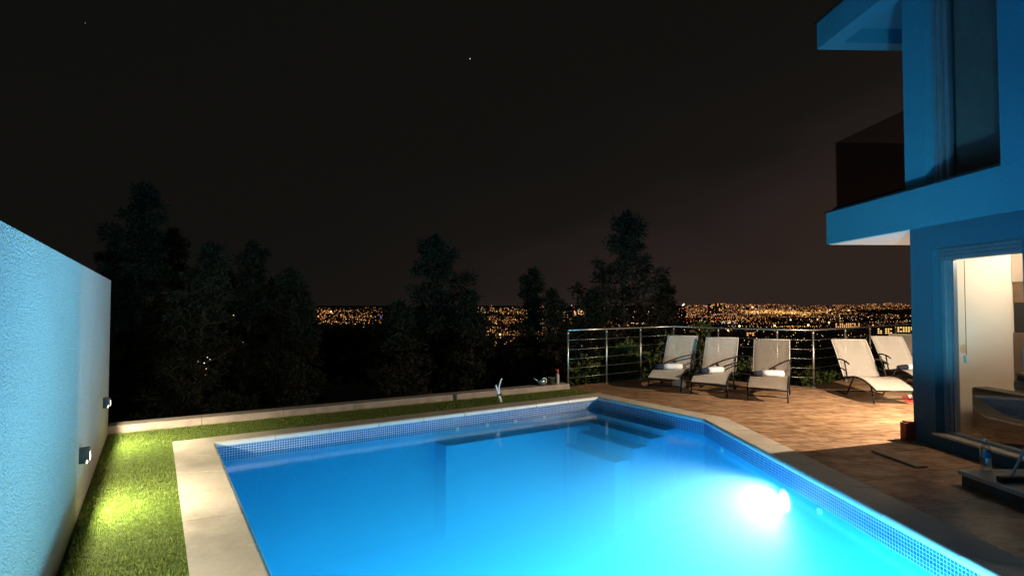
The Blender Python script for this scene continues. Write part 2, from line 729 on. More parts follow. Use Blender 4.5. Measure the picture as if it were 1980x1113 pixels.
# intersection of chamfer line with v = V_N
kk = Vector(P(U_R, V_K))
cd = (Vector((2.69, 3.057)) - kk).normalized()
tt = (V_N - UV(kk)[1]) / cd.dot(PV)
cham_near = kk + cd * tt
POOL = [Vector(P(0, 0)), Vector(P(U_R, 0)), kk, cham_near, Vector(P(0, V_N))]   # clockwise seen from above
WID = [0.27, 0.25, 0.30, 0.36, 0.36]       # coping width per edge
Z_COP, Z_WAT, Z_FLOOR = 0.015, -0.155, -1.5


def offset_poly(poly, dist):
    """offset outward (poly clockwise), dist per edge"""
    n = len(poly)
    out = []
    for i in range(n):
        p0, p1, p2 = poly[i - 1], poly[i], poly[(i + 1) % n]
        d1 = (p1 - p0).normalized()
        d2 = (p2 - p1).normalized()
        n1 = Vector((-d1.y, d1.x))
        n2 = Vector((-d2.y, d2.x))
        a = p1 + n1 * dist[i - 1]
        b = p1 + n2 * dist[i]
        den = d1.x * d2.y - d1.y * d2.x
        s = ((b.x - a.x) * d2.y - (b.y - a.y) * d2.x) / den
        out.append(a + d1 * s)
    return out


OUT = offset_poly(POOL, WID)

pool = thing('swimming_pool', 'blue tiled swimming pool with pale stone coping, lit from under the water', 'pool',
             (*POOL[0], 0))
PO = Vector((*POOL[0], 0))
# things are modelled in world coordinates; parts are shifted by the parent's location


def shift(o, off):
    o.data.transform(Matrix.Translation(-Vector(off)))
    return o


# basin: walls and floor, facing inwards
mb = MB()
n = len(POOL)
for i in range(n):
    a, b = POOL[i], POOL[(i + 1) % n]
    mb.quad((a.x, a.y, Z_WAT - 0.03), (b.x, b.y, Z_WAT - 0.03), (b.x, b.y, Z_FLOOR), (a.x, a.y, Z_FLOOR))
mb.bm.faces.new([mb._v((p.x, p.y, Z_FLOOR)) for p in POOL])
shift(mb.build('basin', M['basin'], pool, recalc=False), PO)
# mosaic band with running uv, 4 mm in front of the shell
IN = offset_poly(POOL, [-0.004] * n)
me = bpy.data.meshes.new('tile_band')
bm = bmesh.new()
uvl = bm.loops.layers.uv.new('UVMap')
run = 0.0
for i in range(n):
    a, b = IN[i], IN[(i + 1) % n]
    L = (b - a).length
    vs = [bm.verts.new((p.x, p.y, z)) for p, z in ((a, -0.042), (b, -0.042), (b, -0.21), (a, -0.21))]
    f = bm.faces.new(vs)
    for lp, uvv in zip(f.loops, ((run, 0), (run + L, 0), (run + L, -0.168), (run, -0.168))):
        lp[uvl].uv = uvv
    run += L
bm.to_mesh(me)
bm.free()
me.materials.append(M['mosaic'])
shift(link(bpy.data.objects.new('tile_band', me), pool), PO)

# coping stones: slabs with open joints and a rounded nose towards the water
NOSE = offset_poly(POOL, [-0.03] * n)


def coping_edge(i, seg):
    a0, a1 = NOSE[i], OUT[i]
    b0, b1 = NOSE[(i + 1) % n], OUT[(i + 1) % n]
    mb = MB()
    L = (b0 - a0).length
    k = max(1, round(L / seg))
    prof = []
    th = 0.062
    r = 0.036
    for q in range(7):                 # nose
        an = -math.pi / 2 + math.pi * q / 6
        prof.append((r - r * math.cos(an), -th / 2 + (th / 2) * math.sin(an)))
    W = [0.0]
    for s in range(k):
        f0, f1 = s / k + (0.0035 / L if s else 0), (s + 1) / k - (0.0035 / L if s < k - 1 else 0)
        ends = []
        for f in (f0, f1):
            inn, ou = a0.lerp(b0, f), a1.lerp(b1, f)
            d = (ou - inn)
            wd = d.length
            d = d / wd
            ring = [Vector((*(inn + d * x), Z_COP + z)) for x, z in prof]
            ring += [Vector((*(inn + d * (wd * 0.5)), Z_COP)), Vector((*ou, Z_COP)), Vector((*ou, Z_COP - th))]
            ends.append([mb._v(p) for p in ring])
        A, B = ends
        m_ = len(A)
        for j in range(m_):
            fc = mb.bm.faces.new((A[j], A[(j + 1) % m_], B[(j + 1) % m_], B[j]))
            fc.smooth = j < 6
            fc.material_index = 1 if j < 6 else 0
        for cap in (A[::-1], B):
            mb.bm.faces.new([mb.bm.verts.new(v.co) for v in cap])
    return mb


for i, seg in enumerate((0.62, 0.62, 0.62, 0.62, 0.62)):
    shift(coping_edge(i, seg).build('coping', M['coping'], pool), PO).data.materials.append(M['nose'])

# underwater bench and steps


def uvbox(u0, u1, v0, v1, z0, z1, bev=0.012):
    mb = MB()
    mb.T = Matrix.Translation((ORI.x, ORI.y, 0)) @ Matrix(((PU.x, PV.x, 0, 0), (PU.y, PV.y, 0, 0), (0, 0, 1, 0), (0, 0, 0, 1)))
    mb.box((u0, v0, z0), (u1, v1, z1), bev)
    return mb


shift(uvbox(2.62, U_R + 0.01, -0.01, 0.34, Z_FLOOR - 0.01, -0.315).build('bench', M['basin'], pool), PO)
for (u0, ve, z) in ((5.27, 1.60, -0.20), (5.03, 1.57, -0.29), (4.78, 1.50, -0.40), (4.52, 1.42, -0.56)):
    shift(uvbox(u0, U_R + 0.012, -0.012 + 0.001 * z, ve, Z_FLOOR - 0.012 + z * 0.01, z).build('step', M['basin'], pool), PO)
# small white inlet nozzles under the waterline
for (u, zz) in ((2.95, -0.20), (3.42, -0.20), (3.9, -0.20), (4.42, -0.20), (4.75, -0.20)):
    mb = MB()
    c = Vector((*P(u, 0.006), zz))
    mb.tube([c - Vector((*PV, 0)) * 0.01, c + Vector((*PV, 0)) * 0.012], 0.028, 14)
    shift(mb.build('inlet_nozzle', M['whiteplastic'], pool), PO)
cn = Vector((cd.y, -cd.x))                 # chamfer wall normal, into the pool
if cn.dot(Vector(P(2, 3)) - kk) < 0:
    cn = -cn
for yy in (6.72, 4.75):
    c2 = kk + cd * ((kk.y - yy) / -cd.y)
    c = Vector((c2.x, c2.y, -0.25))
    mb = MB()
    mb.tube([c - Vector((*cn, 0)) * 0.01, c + Vector((*cn, 0)) * 0.015], 0.03, 14)
    shift(mb.build('inlet_nozzle', M['whiteplastic'], pool), PO)
# floodlight on the slanting side wall, plus an unseen one added on the near wall
ax = Vector((*cn, 0))
lens_m = NT('underwater_lens')
e = lens_m.n('ShaderNodeEmission')
e.inputs['Color'].default_value = (0.85, 0.97, 1.0, 1)
e.inputs['Strength'].default_value = 3
lens_m.m.cycles.emission_sampling = 'NONE'
lens_m.done(e.outputs[0])
for LP, ax, dr, pw, lc in ((None, ax, (cn.x, cn.y - 0.10, -0.30), POOL_W * 0.40, (0.85, 0.95, 1.0)), (Vector((*P(1.7, V_N), -0.40)), Vector((*(-PV), 0)), (-PV.x + 0.15, -PV.y, -0.10), POOL_W * 4.0, (0.20, 0.74, 1.0))):
    if LP is None:
        c2 = kk + cd * ((kk.y - 5.30) / -cd.y)
        LP = Vector((c2.x, c2.y, -0.36))
    mb = MB()
    mb.tube([LP - ax * 0.02, LP + ax * 0.010], 0.12, 24)
    ring = shift(mb.build('underwater_lamp', M['whiteplastic'], pool), PO)
    mb = MB()
    mb.tube([LP + ax * 0.008, LP + ax * 0.014], 0.095, 24)
    shift(mb.build('lens', lens_m.m, ring), PO)
    pl = lamp('pool_floodlight', 'SPOT', LP + ax * 0.06 - PO, pw, lc, 0.10, pool, spot_size=R(160), spot_blend=0.6)
    aim(pl, Vector(dr))

# water body: a solid reaching a little into the shell on every side
WP = offset_poly(POOL, [0.02] * n)
mb = MB()
mb.prism([(p.x, p.y) for p in WP], Z_FLOOR - 0.05, Z_WAT)
water = struct(mb.build('water', M['water']))

# ================================================================== GROUND
WALL_A = at(214, 838).to_2d()              # foot of the garden wall's far end
WD = PV
WN = PU                                     # out of the wall, towards the pool
K0 = WALL_A.copy()
kerb_end = at(1101, 751).to_2d()
KD = (kerb_end - K0).normalized()
KN = Vector((-KD.y, KD.x))

RAIL = [Vector(p) for p in ((1.01, 10.02), (1.80, 10.58), (2.58, 11.14), (3.42, 11.74), (4.08, 10.98), (4.92, 10.30), (5.46, 10.06),
                            (6.55, 10.90), (7.50, 11.62), (8.62, 12.46), (9.8, 13.36))]
edge = [p.copy() for p in RAIL]
out_e = [Vector((-0.15, 10.05)) * 0 + p + Vector((-0.05, 0.13)) for p in edge]
terr_outer = [tuple(OUT[1]), tuple(kerb_end + Vector((0.0, -0.02)))] + [tuple(p + Vector((-0.02, 0.12))) for p in RAIL] + \
             [(16, 17.5), (16, -5), (-1.2, -5), tuple(OUT[4])]
# boundary towards the pool
terr = terr_outer + [tuple(OUT[3]), tuple(OUT[2])]
g = poly_holes('terrace', terr, [], 0.0, M['terrace'], skirt=4.0)
struct(g)

lawn_poly = [tuple(WALL_A), tuple(kerb_end + Vector((0, -0.02))), tuple(OUT[1]), tuple(OUT[0]), tuple(OUT[4]), (-1.2, -5),
             tuple(WALL_A + WD * 13)]
g = poly_holes('lawn_base', lawn_poly, [], 0.002, M['turf_base'], skirt=3.0)
struct(g)


def in_poly(x, y, poly):
    c = np.zeros(x.shape, bool)
    j = len(poly) - 1
    for i in range(len(poly)):
        xi, yi = poly[i]
        xj, yj = poly[j]
        cond = ((yi > y) != (yj > y)) & (x < (xj - xi) * (y - yi) / (yj - yi + 1e-12) + xi)
        c ^= cond
        j = i
    return c


NB = 330000
gx = nrg.uniform(-4.8, 1.6, NB)
gy = nrg.uniform(1.6, 10.0, NB)
keep = in_poly(gx, gy, lawn_poly)
# what the camera may see plus a margin
keep &= (gx > -1.15 * gy - 0.3)
gx, gy = gx[keep], gy[keep]
nb = gx.shape[0]
hh = nrg.uniform(0.014, 0.030, nb)
an = nrg.uniform(0, 2 * math.pi, nb)
wd = nrg.uniform(0.0016, 0.003, nb)
lean = nrg.normal(0, 0.010, (nb, 2))
V = np.zeros((nb, 3, 3))
V[:, 0, 0] = gx - np.cos(an) * wd
V[:, 0, 1] = gy - np.sin(an) * wd
V[:, 1, 0] = gx + np.cos(an) * wd
V[:, 1, 1] = gy + np.sin(an) * wd
V[:, 2, 0] = gx + lean[:, 0]
V[:, 2, 1] = gy + lean[:, 1]
V[:, 0:2, 2] = 0.001
V[:, 2, 2] = hh
go = np_quads('grass', V, [M['grass']], tri=True)
struct(go, 'stuff')
tag(go, 'short green artificial turf between the garden wall and the pool', 'grass')

# kerb along the far edge of the lawn
kb = MB()
k_off = 0.0
Lk = (kerb_end - K0).length
nseg = 7
for s in range(nseg):
    f0, f1 = s / nseg, (s + 1) / nseg - 0.0006
    a = K0 + KD * (Lk * f0)
    b = K0 + KD * (Lk * f1)
    kb.prism([tuple(a), tuple(b), tuple(b + KN * 0.22), tuple(a + KN * 0.22)], -2.5, 0.095)
kerb = kb.build('edging_kerb', M['kerb'])
tag(kerb, 'low pale concrete kerb closing the far side of the lawn', 'kerb')

# ================================================================== GARDEN WALL AND ITS LAMPS
gw = thing('garden_wall', 'tall rough plastered garden wall along the left edge of the lawn, washed blue by the pool', 'wall', (*WALL_A, 0))
mb = MB()
a = WALL_A
b = WALL_A + WD * 13
mb.prism([tuple(a), tuple(b), tuple(b - WN * 0.22), tuple(a - WN * 0.22)], -0.6, 1.775)
shift(mb.build('wall', M['garden_wall'], gw), (*WALL_A, 0))
# thin cap
LAMP_Z = 0.445


def wall_lamp(t, zc, label):
    base = WALL_A + WD * t
    th = thing('wall_lamp', label, 'wall lamp', (base.x, base.y, zc), math.atan2(WN.y, WN.x), 'lamps on the garden wall')
    th.scale = (0.68, 0.68, 0.76)
    # local x = out of the wall, y along the wall, z up
    W, H, D = 0.052, 0.068, 0.088
    mb = MB()
    mb.box((0.0, -W, -H), (0.010, W, H))                      # back plate
    mb.box((0.010, -W, H - 0.008), (D, W, H))                 # top
    mb.box((0.010, -W, -H), (0.066, W, -H + 0.008))           # bottom lip
    zl = -H + 0.008
    for s in (-1, 1):
        y0, y1 = (W - 0.007, W) if s > 0 else (-W, -W + 0.007)
        pts = ((0.010, zl), (0.0640, zl), (0.0640, zl + 0.024), (D, zl + 0.024), (D, H - 0.008), (0.010, H - 0.008))
        va = [mb._v((x, y0, z)) for x, z in pts]
        vb = [mb._v((x, y1, z)) for x, z in pts]
        mb.bm.faces.new(va)
        mb.bm.faces.new(vb[::-1])
        for i in range(6):
            mb.bm.faces.new((va[i], va[(i + 1) % 6], vb[(i + 1) % 6], vb[i]))
    mb.box((D - 0.008, -W + 0.007, zl + 0.0105), (D, W - 0.007, H - 0.008))   # hood over the front
    mb.build('housing', M['dark_metal'], th)
    t_ = NT('lamp_diffuser')
    e = t_.n('ShaderNodeEmission')
    e.inputs['Color'].default_value = (1.0, 0.90, 0.76, 1)
    e.inputs['Strength'].default_value = 4.0
    t_.m.cycles.emission_sampling = 'NONE'
    t_.done(e.outputs[0])
    mb = MB()
    rows = []
    for q in range(7):
        fz = q / 6
        rows.append([(D + 0.001 + 0.007 * math.sin(math.pi * min(1, fz * 0.9 + 0.1)) * math.sin(math.pi * (0.08 + 0.84 * p_ / 6)), -W + 0.009 + (2 * W - 0.018) * p_ / 6,
                      zl + 0.012 + fz * 0.078) for p_ in range(7)])
    mb.grid(rows, 0.002)
    mb.build('diffuser', t_.m, th)
    lamp('wall_lamp_bulb', 'POINT', (0.0628, 0, zl + 0.014), LAMP_W, (1.0, 0.86, 0.58), 0.0015, th)
    return th


LAMP_W = 140
wall_lamp(2.94, 0.43, 'black wall lamp nearer the camera, shining down on the turf')
wall_lamp(5.42, 0.43, 'black wall lamp closest to the camera, added out of view past the lower left corner')  # unseen extra lamp, keeps the near turf and coping bright
wall_lamp(0.81, 0.485, 'black wall lamp near the far end of the garden wall')

# ================================================================== HOUSE
HA = Vector((0.0327, -1.0)).normalized()       # along the facade towards the camera
HB = Vector((1.0, 0.0327)).normalized()        # into the house
HO = Vector((4.45, 6.17))
house = thing('villa', 'modern two storey house, its render tinted pool blue, with flat roof and corner balcony over the terrace', 'house', (HO.x, HO.y, 0))
HT = Matrix(((HA.x, HB.x, 0, 0), (HA.y, HB.y, 0, 0), (0, 0, 1, 0), (0, 0, 0, 1)))


def hmb():
    mb = MB()
    mb.T = HT
    return mb


def hpart(name, mat, boxes, parent=house, bev=0.0):
    mb = hmb()
    for bx in boxes:
        a0, a1, b0, b1, z0, z1 = bx
        mb.box((a0, b0, z0), (a1, b1, z1), bev)
    return mb.build(name, mat, parent)


def hw(a, b, z=0.0):
    q = HO + HA * a + HB * b
    return Vector((q.x, q.y, z))


FL = 0.13
D0, D1, DH = 0.31, 1.31, 2.09          # door opening along the facade, head height
E0, E1 = 1.75, 3.30                    # second opening, nearer the camera
T_ = 0.25
# ground floor walls
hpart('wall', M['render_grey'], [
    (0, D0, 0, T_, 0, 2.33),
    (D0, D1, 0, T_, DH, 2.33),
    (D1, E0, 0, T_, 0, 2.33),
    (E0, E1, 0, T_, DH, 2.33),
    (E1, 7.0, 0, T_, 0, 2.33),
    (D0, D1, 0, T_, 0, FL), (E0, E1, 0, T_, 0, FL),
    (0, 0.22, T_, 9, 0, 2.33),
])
# inner plaster of the room
hpart('interior_wall', M['white_plaster'], [(0.22, 0.235, T_ + 0.002, 9, FL, 2.28), (7.0, 7.015, T_, 9, FL, 2.28), (0.235, 7.0, 6.0, 6.02, FL, 2.28)])
hpart('interior_floor', M['interior_floor'], [(0.22, 7.0, T_, 9, 0.05, FL)])
hpart('ceiling', M['ceiling'], [(0.235, 7.0, T_ + 0.001, 6.0, 2.28, 2.325)])
# balcony slab
S_A = -1.49
hpart('balcony_slab', M['render_white'], [(S_A, 7.0, -0.035, 9, 2.332, 2.76)])
hpart('soffit', M['soffit'], [(S_A + 0.02, -0.005, -0.01, 8.9, 2.322, 2.332)])
hpart('slab_flashing', M['dark_trim'], [(S_A - 0.02, 1.16, -0.055, 0.40, 2.762, 2.782), (S_A - 0.02, -0.2, 0.40, 8, 2.762, 2.782)])
# upper walls
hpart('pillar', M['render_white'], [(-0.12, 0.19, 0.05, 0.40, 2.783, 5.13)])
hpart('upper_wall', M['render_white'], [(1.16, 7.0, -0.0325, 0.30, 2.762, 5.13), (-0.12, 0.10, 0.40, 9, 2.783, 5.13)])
# upper window
win = hpart('window', M['alu'], [
    (0.19, 0.235, 0.14, 0.20, 2.783, 5.13), (0.245, 0.275, 0.15, 0.21, 2.783, 5.13), (0.30, 0.335, 0.18, 0.24, 2.80, 5.12),
    (1.12, 1.158, 0.15, 0.21, 2.783, 5.13)])
hpart('pane', M['pane_dark'], [(0.335, 1.12, 0.20, 0.206, 2.80, 5.12)], win)
hpart('curtain', M['curtain'], [(0.30, 1.158, 0.30, 0.31, 2.79, 5.12)], win)
hpart('upper_interior', M['black_gap'], [(0.11, 7.0, 3.0, 3.02, 2.77, 5.12)])
# roof with recessed soffit
R0, RZ, RT = -1.63, 5.13, 5.50
hpart('roof', M['render_white'], [
    (R0, R0 + 0.22, -0.04, 9, RZ, RT), (R0 + 0.22, 7.0, -0.04, 0.20, RZ + 0.001, RT - 0.001),
    (R0 + 0.22, 7.0, 0.20, 9, RZ + 0.2, RT - 0.002)])
hpart('roof_flashing', M['dark_trim'], [(R0 - 0.03, 7.0, -0.07, 0.1, RT + 0.001, RT + 0.02)])
# balustrade of smoked glass
bal = hpart('balustrade', M['dark_glass'], [(S_A + 0.10, -0.125, 0.05, 0.062, 2.80, 3.72), (S_A + 0.10, S_A + 0.112, 0.064, 6, 2.80, 3.72)])
hpart('rail_shoe', M['dark_metal'], [(S_A + 0.06, -0.125, 0.03, 0.082, 2.784, 2.83), (S_A + 0.08, S_A + 0.13, 0.084, 6, 2.784, 2.83)], bal)

# terrace door
door = hpart('terrace_door', M['alu'], [
    (D0 + 0.002, D0 + 0.045, 0.09, 0.16, FL, 1.96), (D1 - 0.05, D1 - 0.002, 0.09, 0.16, FL, 1.96),
    (D0 + 0.045, D1 - 0.05, 0.09, 0.16, FL, FL + 0.05)])
hpart('sash', M['alu'], [(D0 + 0.05, D0 + 0.085, 0.115, 0.15, FL + 0.052, 1.955), (D0 + 0.095, D0 + 0.118, 0.125, 0.165, FL + 0.052, 1.955)], door)
hpart('pane', M['glass'], [(D0 + 0.118, D1 - 0.05, 0.128, 0.134, FL + 0.052, 1.955)], door)
hpart('handle', M['blueplastic'], [(D1 - 0.075, D1 - 0.045, 0.055, 0.088, 0.92, 1.12)], door, 0.006)
sb = [(D0 + 0.002, D1 - 0.002, 0.06, 0.17, 1.962, DH - 0.002)]
for k in range(3):
    sb.append((D0 + 0.004, D1 - 0.004, 0.052, 0.06, 1.972 + k * 0.038, 2.002 + k * 0.038))
hpart('shutter_box', M['shutter'], sb, door)
hpart('cord', M['plank'], [(D0 + 0.185, D0 + 0.190, 0.18, 0.185, 0.98, 1.95)], door)
hpart('pull', M['white_plaster'], [(D0 + 0.17, D0 + 0.205, 0.165, 0.20, 0.90, 0.98)], door, 0.01)
hpart('threshold', M['marble'], [(D0 - 0.02, D1 + 0.02, -0.03, 0.088, FL + 0.001, FL + 0.022)], door)
win2 = hpart('glass_door', M['alu'], [(E0 + 0.002, E0 + 0.05, 0.09, 0.16, FL, DH - 0.002), (E1 - 0.05, E1 - 0.002, 0.09, 0.16, FL, DH - 0.002), (E0 + 0.04, E1 - 0.04, 0.095, 0.155, FL + 0.0, FL + 0.05), (E0 + 0.04, E1 - 0.04, 0.095, 0.155, DH - 0.05, DH - 0.003)])
hpart('pane', M['glass'], [(E0 + 0.05, E1 - 0.05, 0.12, 0.126, FL + 0.002, DH - 0.003)], win2)

hpart('curtain', M['curtain'], [(E0 - 0.1, E1 + 0.1, 0.30, 0.31, FL + 0.01, 2.27)], win2)  # unseen, added to keep room light off the paving outside

# entrance step
st = thing('door_step', 'stone step with a dark riser in front of the terrace door', 'step', tuple(hw(1.45, -0.4)))
stw = Vector(st.location)
o = hpart('tread', M['marble'], [(1.47, 5.0, -0.77, -0.035, 0.085, 0.118)], st)
o.data.transform(Matrix.Translation(Vector((HO.x, HO.y, 0)) - stw))
o = hpart('riser', M['darkstone'], [(1.49, 4.98, -0.75, -0.035, 0.0, 0.084)], st)
o.data.transform(Matrix.Translation(Vector((HO.x, HO.y, 0)) - stw))

# interior furniture -------------------------------------------------
sofa = thing('sofa', 'dark brown leather sofa standing with its back to the terrace door', 'sofa', tuple(hw(1.2, 0.8, FL)))
so = Vector(sofa.location)


def hthing(name, mat, boxes, parent, bev=0.0):
    o = hpart(name, mat, boxes, parent, bev)
    o.data.transform(Matrix.Translation(Vector((HO.x, HO.y, 0)) - Vector(parent.location)))
    return o


hthing('backrest', M['sofa'], [(0.34, 2.3, 0.36, 0.56, FL + 0.06, 0.64)], sofa, 0.04)
hthing('seat', M['sofa'], [(0.40, 2.25, 0.565, 1.15, FL + 0.06, 0.44)], sofa, 0.04)
hthing('armrest', M['sofa'], [(0.30, 0.39, 0.565, 1.15, FL + 0.06, 0.56)], sofa, 0.03)
hthing('foot', M['black_gap'], [(0.42, 0.47, 0.40, 0.45, FL, FL + 0.06)], sofa)
hthing('foot', M['black_gap'], [(2.1, 2.15, 0.40, 0.45, FL, FL + 0.06)], sofa)
cu = thing('cushion', 'plump dark cushion propped on the sofa back', 'cushion', tuple(hw(0.95, 0.62, 0.64)))
mb = hmb()
mb.box((0.62, 0.54, 0.645), (1.25, 0.70, 0.745), 0.045)
mb.box((0.64, 0.55, 0.74), (1.25, 0.70, 0.83), 0.04)
o = mb.build('cushion_cover', M['cushion'], cu, smooth=True)
o.data.transform(Matrix.Translation(Vector((HO.x, HO.y, 0)) - Vector(cu.location)))
cab = thing('kitchen_cabinet', 'tall wooden kitchen cabinet with a dark oven, against the room wall behind the sofa', 'cabinet', tuple(hw(0.5, 1.2, FL)))
hthing('upper_unit', M['white_plaster'], [(0.24, 0.60, 0.93, 1.9, 1.74, 2.2)], cab, 0.004)
hthing('middle_unit', M['wood'], [(0.24, 0.58, 0.94, 1.9, 1.52, 1.738)], cab, 0.003)
hthing('niche', M['black_gap'], [(0.24, 0.58, 0.945, 1.9, 1.20, 1.518)], cab, 0.003)  # solid box, the shade of an open niche put into its dark colour
hthing('lower_unit', M['wood'], [(0.24, 0.60, 0.93, 1.9, FL, 1.198)], cab, 0.003)

# room lamp, door lets its light out on the tiles
rl = thing('ceiling_lamp', 'round white ceiling lamp lighting the living room', 'ceiling lamp', tuple(hw(0.95, 0.85, 2.28)))
mb = MB()
mb.lathe([(0.0, -0.09), (0.10, -0.08), (0.16, -0.05), (0.18, 0.0), (0.0, 0.0)])
mb.build('lamp_shade', emis('room_lamp_glass', (1.0, 0.80, 0.55), 3.0), rl)
lamp('room_light', 'POINT', (0, 0, -0.15), 58, (1.0, 0.77, 0.54), 0.10, rl)

# terrace lamp on the end wall round the corner
wl = thing('porch_lamp', 'small round lamp hanging under the balcony round the house corner', 'hanging lamp', tuple(hw(-0.45, 1.6, 2.322)))
mb = hmb()
mb.tube([(0, 0, -0.43), (0, 0, -0.012)], 0.008, 8)
mb.lathe([(0.0, -0.022), (0.05, -0.02), (0.055, 0.0), (0.0, 0.0)])
mb.build('stem', M['dark_metal'], wl)
mb = hmb()
mb.lathe([(0.0, -0.055), (0.04, -0.04), (0.055, 0.0), (0.04, 0.04), (0.0, 0.055)], (0, 0, -0.52))
mb.build('globe', mat_glass('lamp_globe', (0.98, 0.95, 0.9)), wl)
mb = hmb()
mb.lathe([(0.0, 0.098), (0.03, 0.095), (0.15, 0.012), (0.148, 0.004), (0.028, 0.085), (0.0, 0.088)], (0, 0, -0.52), 28)
mb.build('lamp_shade', M['dark_metal'], wl)
lamp('porch_light', 'POINT', (0, 0, -0.52), 1200, (1.0, 0.79, 0.56), 0.025, wl)

# ================================================================== RAILING
rail = thing('terrace_railing', 'stainless steel railing with tensioned wires along the terrace edge', 'railing', (RAIL[0].x, RAIL[0].y, 0))
ro = Vector((RAIL[0].x, RAIL[0].y, 0))
RH = 1.03
for p in RAIL:
    mb = MB()
    c = Vector((p.x, p.y, 0)) - ro
    mb.tube([c + Vector((0, 0, 0.0)), c + Vector((0, 0, RH - 0.012))], 0.018, 12)
    mb.lathe([(0.0, 0.0), (0.05, 0.0), (0.05, 0.008), (0.03, 0.02), (0.0, 0.02)], c)
    mb.tube([c + Vector((0, 0, RH - 0.07)), c + Vector((0, 0, RH - 0.03))], 0.022, 12)
    mb.build('post', M['steel'], rail)
mb = MB()
mb.tube([Vector((p.x, p.y, RH)) - ro for p in RAIL], 0.0145, 10)
mb.build('handrail', M['steel'], rail)
for z in (0.17, 0.34, 0.51, 0.68, 0.85):
    mb = MB()
    mb.tube([Vector((p.x, p.y, z)) - ro for p in RAIL], 0.0026, 6)
    mb.build('wire', M['steel'], rail)

# ================================================================== SUN LOUNGERS
LW = 0.28


def spline(pts, k=8):
    out = []
    n = len(pts)
    for i in range(n - 1):
        p0 = Vector(pts[max(i - 1, 0)])
        p1 = Vector(pts[i])
        p2 = Vector(pts[i + 1])
        p3 = Vector(pts[min(i + 2, n - 1)])
        for j in range(k):
            t = j / k
            out.append(0.5 * ((2 * p1) + (p2 - p0) * t + (2 * p0 - 5 * p1 + 4 * p2 - p3) * t * t + (3 * p1 - p0 - 3 * p2 + p3) * t ** 3))
    out.append(Vector(pts[-1]))
    return out


def make_lounger():
    """local: x across, y from foot (0) to head, z up"""
    root = thing('sun_lounger', 'lounger', 'sun lounger', (0, 0, 0), 0, 'sun loungers on the terrace')
    seat = spline([(0, 0.0, 0.215), (0, 0.16, 0.275), (0, 0.40, 0.335), (0, 0.64, 0.345), (0, 0.84, 0.315), (0, 0.97, 0.285)])
    back = spline([(0, 1.00, 0.30), (0, 1.10, 0.44), (0, 1.20, 0.58), (0, 1.31, 0.73), (0, 1.44, 0.885)])

    def strip(path, w, sag):
        rows = []
        for p in path:
            rows.append([(x * w, p.y, p.z - sag * (1 - x * x)) for x in (-1, -0.6, -0.2, 0.2, 0.6, 1)])
        return rows
    mb = MB()
    mb.grid(strip(seat, LW - 0.006, 0.012), 0.004)
    mb.build('seat', M['sling'], root)
    mb = MB()
    mb.grid(strip(back, LW - 0.006, 0.004), 0.004)
    mb.build('backrest', M['sling'], root)
    mb = MB()
    for s in (-1, 1):
        mb.tube([(s * LW, p.y, p.z - 0.008) for p in seat], 0.013, 8)
    mb.tube([(-LW, 0, 0.207), (LW, 0, 0.207)], 0.013, 8)
    mb.tube([(-LW, 0.975, 0.277), (LW, 0.975, 0.277)], 0.013, 8)
    mb.build('seat_frame', M['dark_metal'], root)
    mb = MB()
    for s in (-1, 1):
        mb.tube([(s * LW, p.y + 0.008, p.z - 0.006) for p in back], 0.010, 8)
    mb.tube([(-LW, 1.445, 0.88), (LW, 1.445, 0.88)], 0.010, 8)
    mb.build('back_frame', M['sling'], root)
    for s in (-1, 1):
        mb = MB()
        mb.tube([(s * (LW + 0.002), 0.14, 0.258), (s * (LW + 0.002), 0.08, 0.10), (s * (LW + 0.002), 0.06, 0.004)], 0.012, 8)
        mb.build('leg', M['dark_metal'], root)
        mb = MB()
        mb.tube([(s * (LW + 0.002), 0.66, 0.335), (s * (LW + 0.002), 0.80, 0.16), (s * (LW + 0.002), 0.92, 0.013), (s * (LW + 0.002), 1.30, 0.013)], 0.012, 8)
        mb.build('leg', M['dark_metal'], root)
        mb = MB()
        arm = spline([(s * (LW + 0.02), 1.20, 0.56), (s * (LW + 0.02), 1.06, 0.575), (s * (LW + 0.02), 0.90, 0.560), (s * (LW + 0.02), 0.78, 0.525)], 5)
        mb.tube(arm, 0.013, 8)
        mb.tube([(s * (LW + 0.02), 0.93, 0.562), (s * (LW + 0.016), 0.86, 0.31)], 0.012, 8)
        mb.tube([(s * (LW + 0.02), 1.06, 0.43), (s * (LW + 0.02), 0.885, 0.40)], 0.009, 8)
        mb.build('armrest', M['dark_metal'], root)
    mb = MB()
    mb.tube([(-LW, 0.075, 0.085), (LW, 0.075, 0.085)], 0.010, 8)
    mb.build('crossbar', M['dark_metal'], root)
    mb = MB()
    mb.tube([(-LW, 1.30, 0.013), (LW, 1.30, 0.013)], 0.011, 8)
    mb.build('crossbar', M['dark_metal'], root)
    return root


def make_towel():
    t = thing('rolled_towel', 'towel', 'towel', (0, 0, 0), 0, 'rolled towels on the loungers')
    mb = MB()
    rows = []
    # spiral-ended roll lying along x
    mb.tube([(-0.10, 0, 0.052), (-0.02, 0, 0.052), (0.10, 0, 0.053), (0.19, 0, 0.052)], 0.052, 18, radii=[0.050, 0.055, 0.055, 0.049])
    mb.tube([(0.188, 0, 0.052), (0.196, 0, 0.052)], 0.032, 14)
    mb.box((-0.10, 0.0, 0.003), (0.19, 0.085, 0.020), 0.006)
    mb.build('white_roll', M['towel'], t)
    mb = MB()
    mb.tube([(-0.235, 0.0, 0.043), (-0.18, 0, 0.047), (-0.098, 0, 0.051)], 0.047, 18, radii=[0.034, 0.045, 0.049])
    mb.box((-0.225, 0.0, 0.003), (-0.098, 0.080, 0.018), 0.006)
    mb.build('navy_end', M['navy'], t)
    t.scale = (1.15, 1.15, 0.98)
    return t


lounger0 = make_lounger()
towel0 = make_towel()
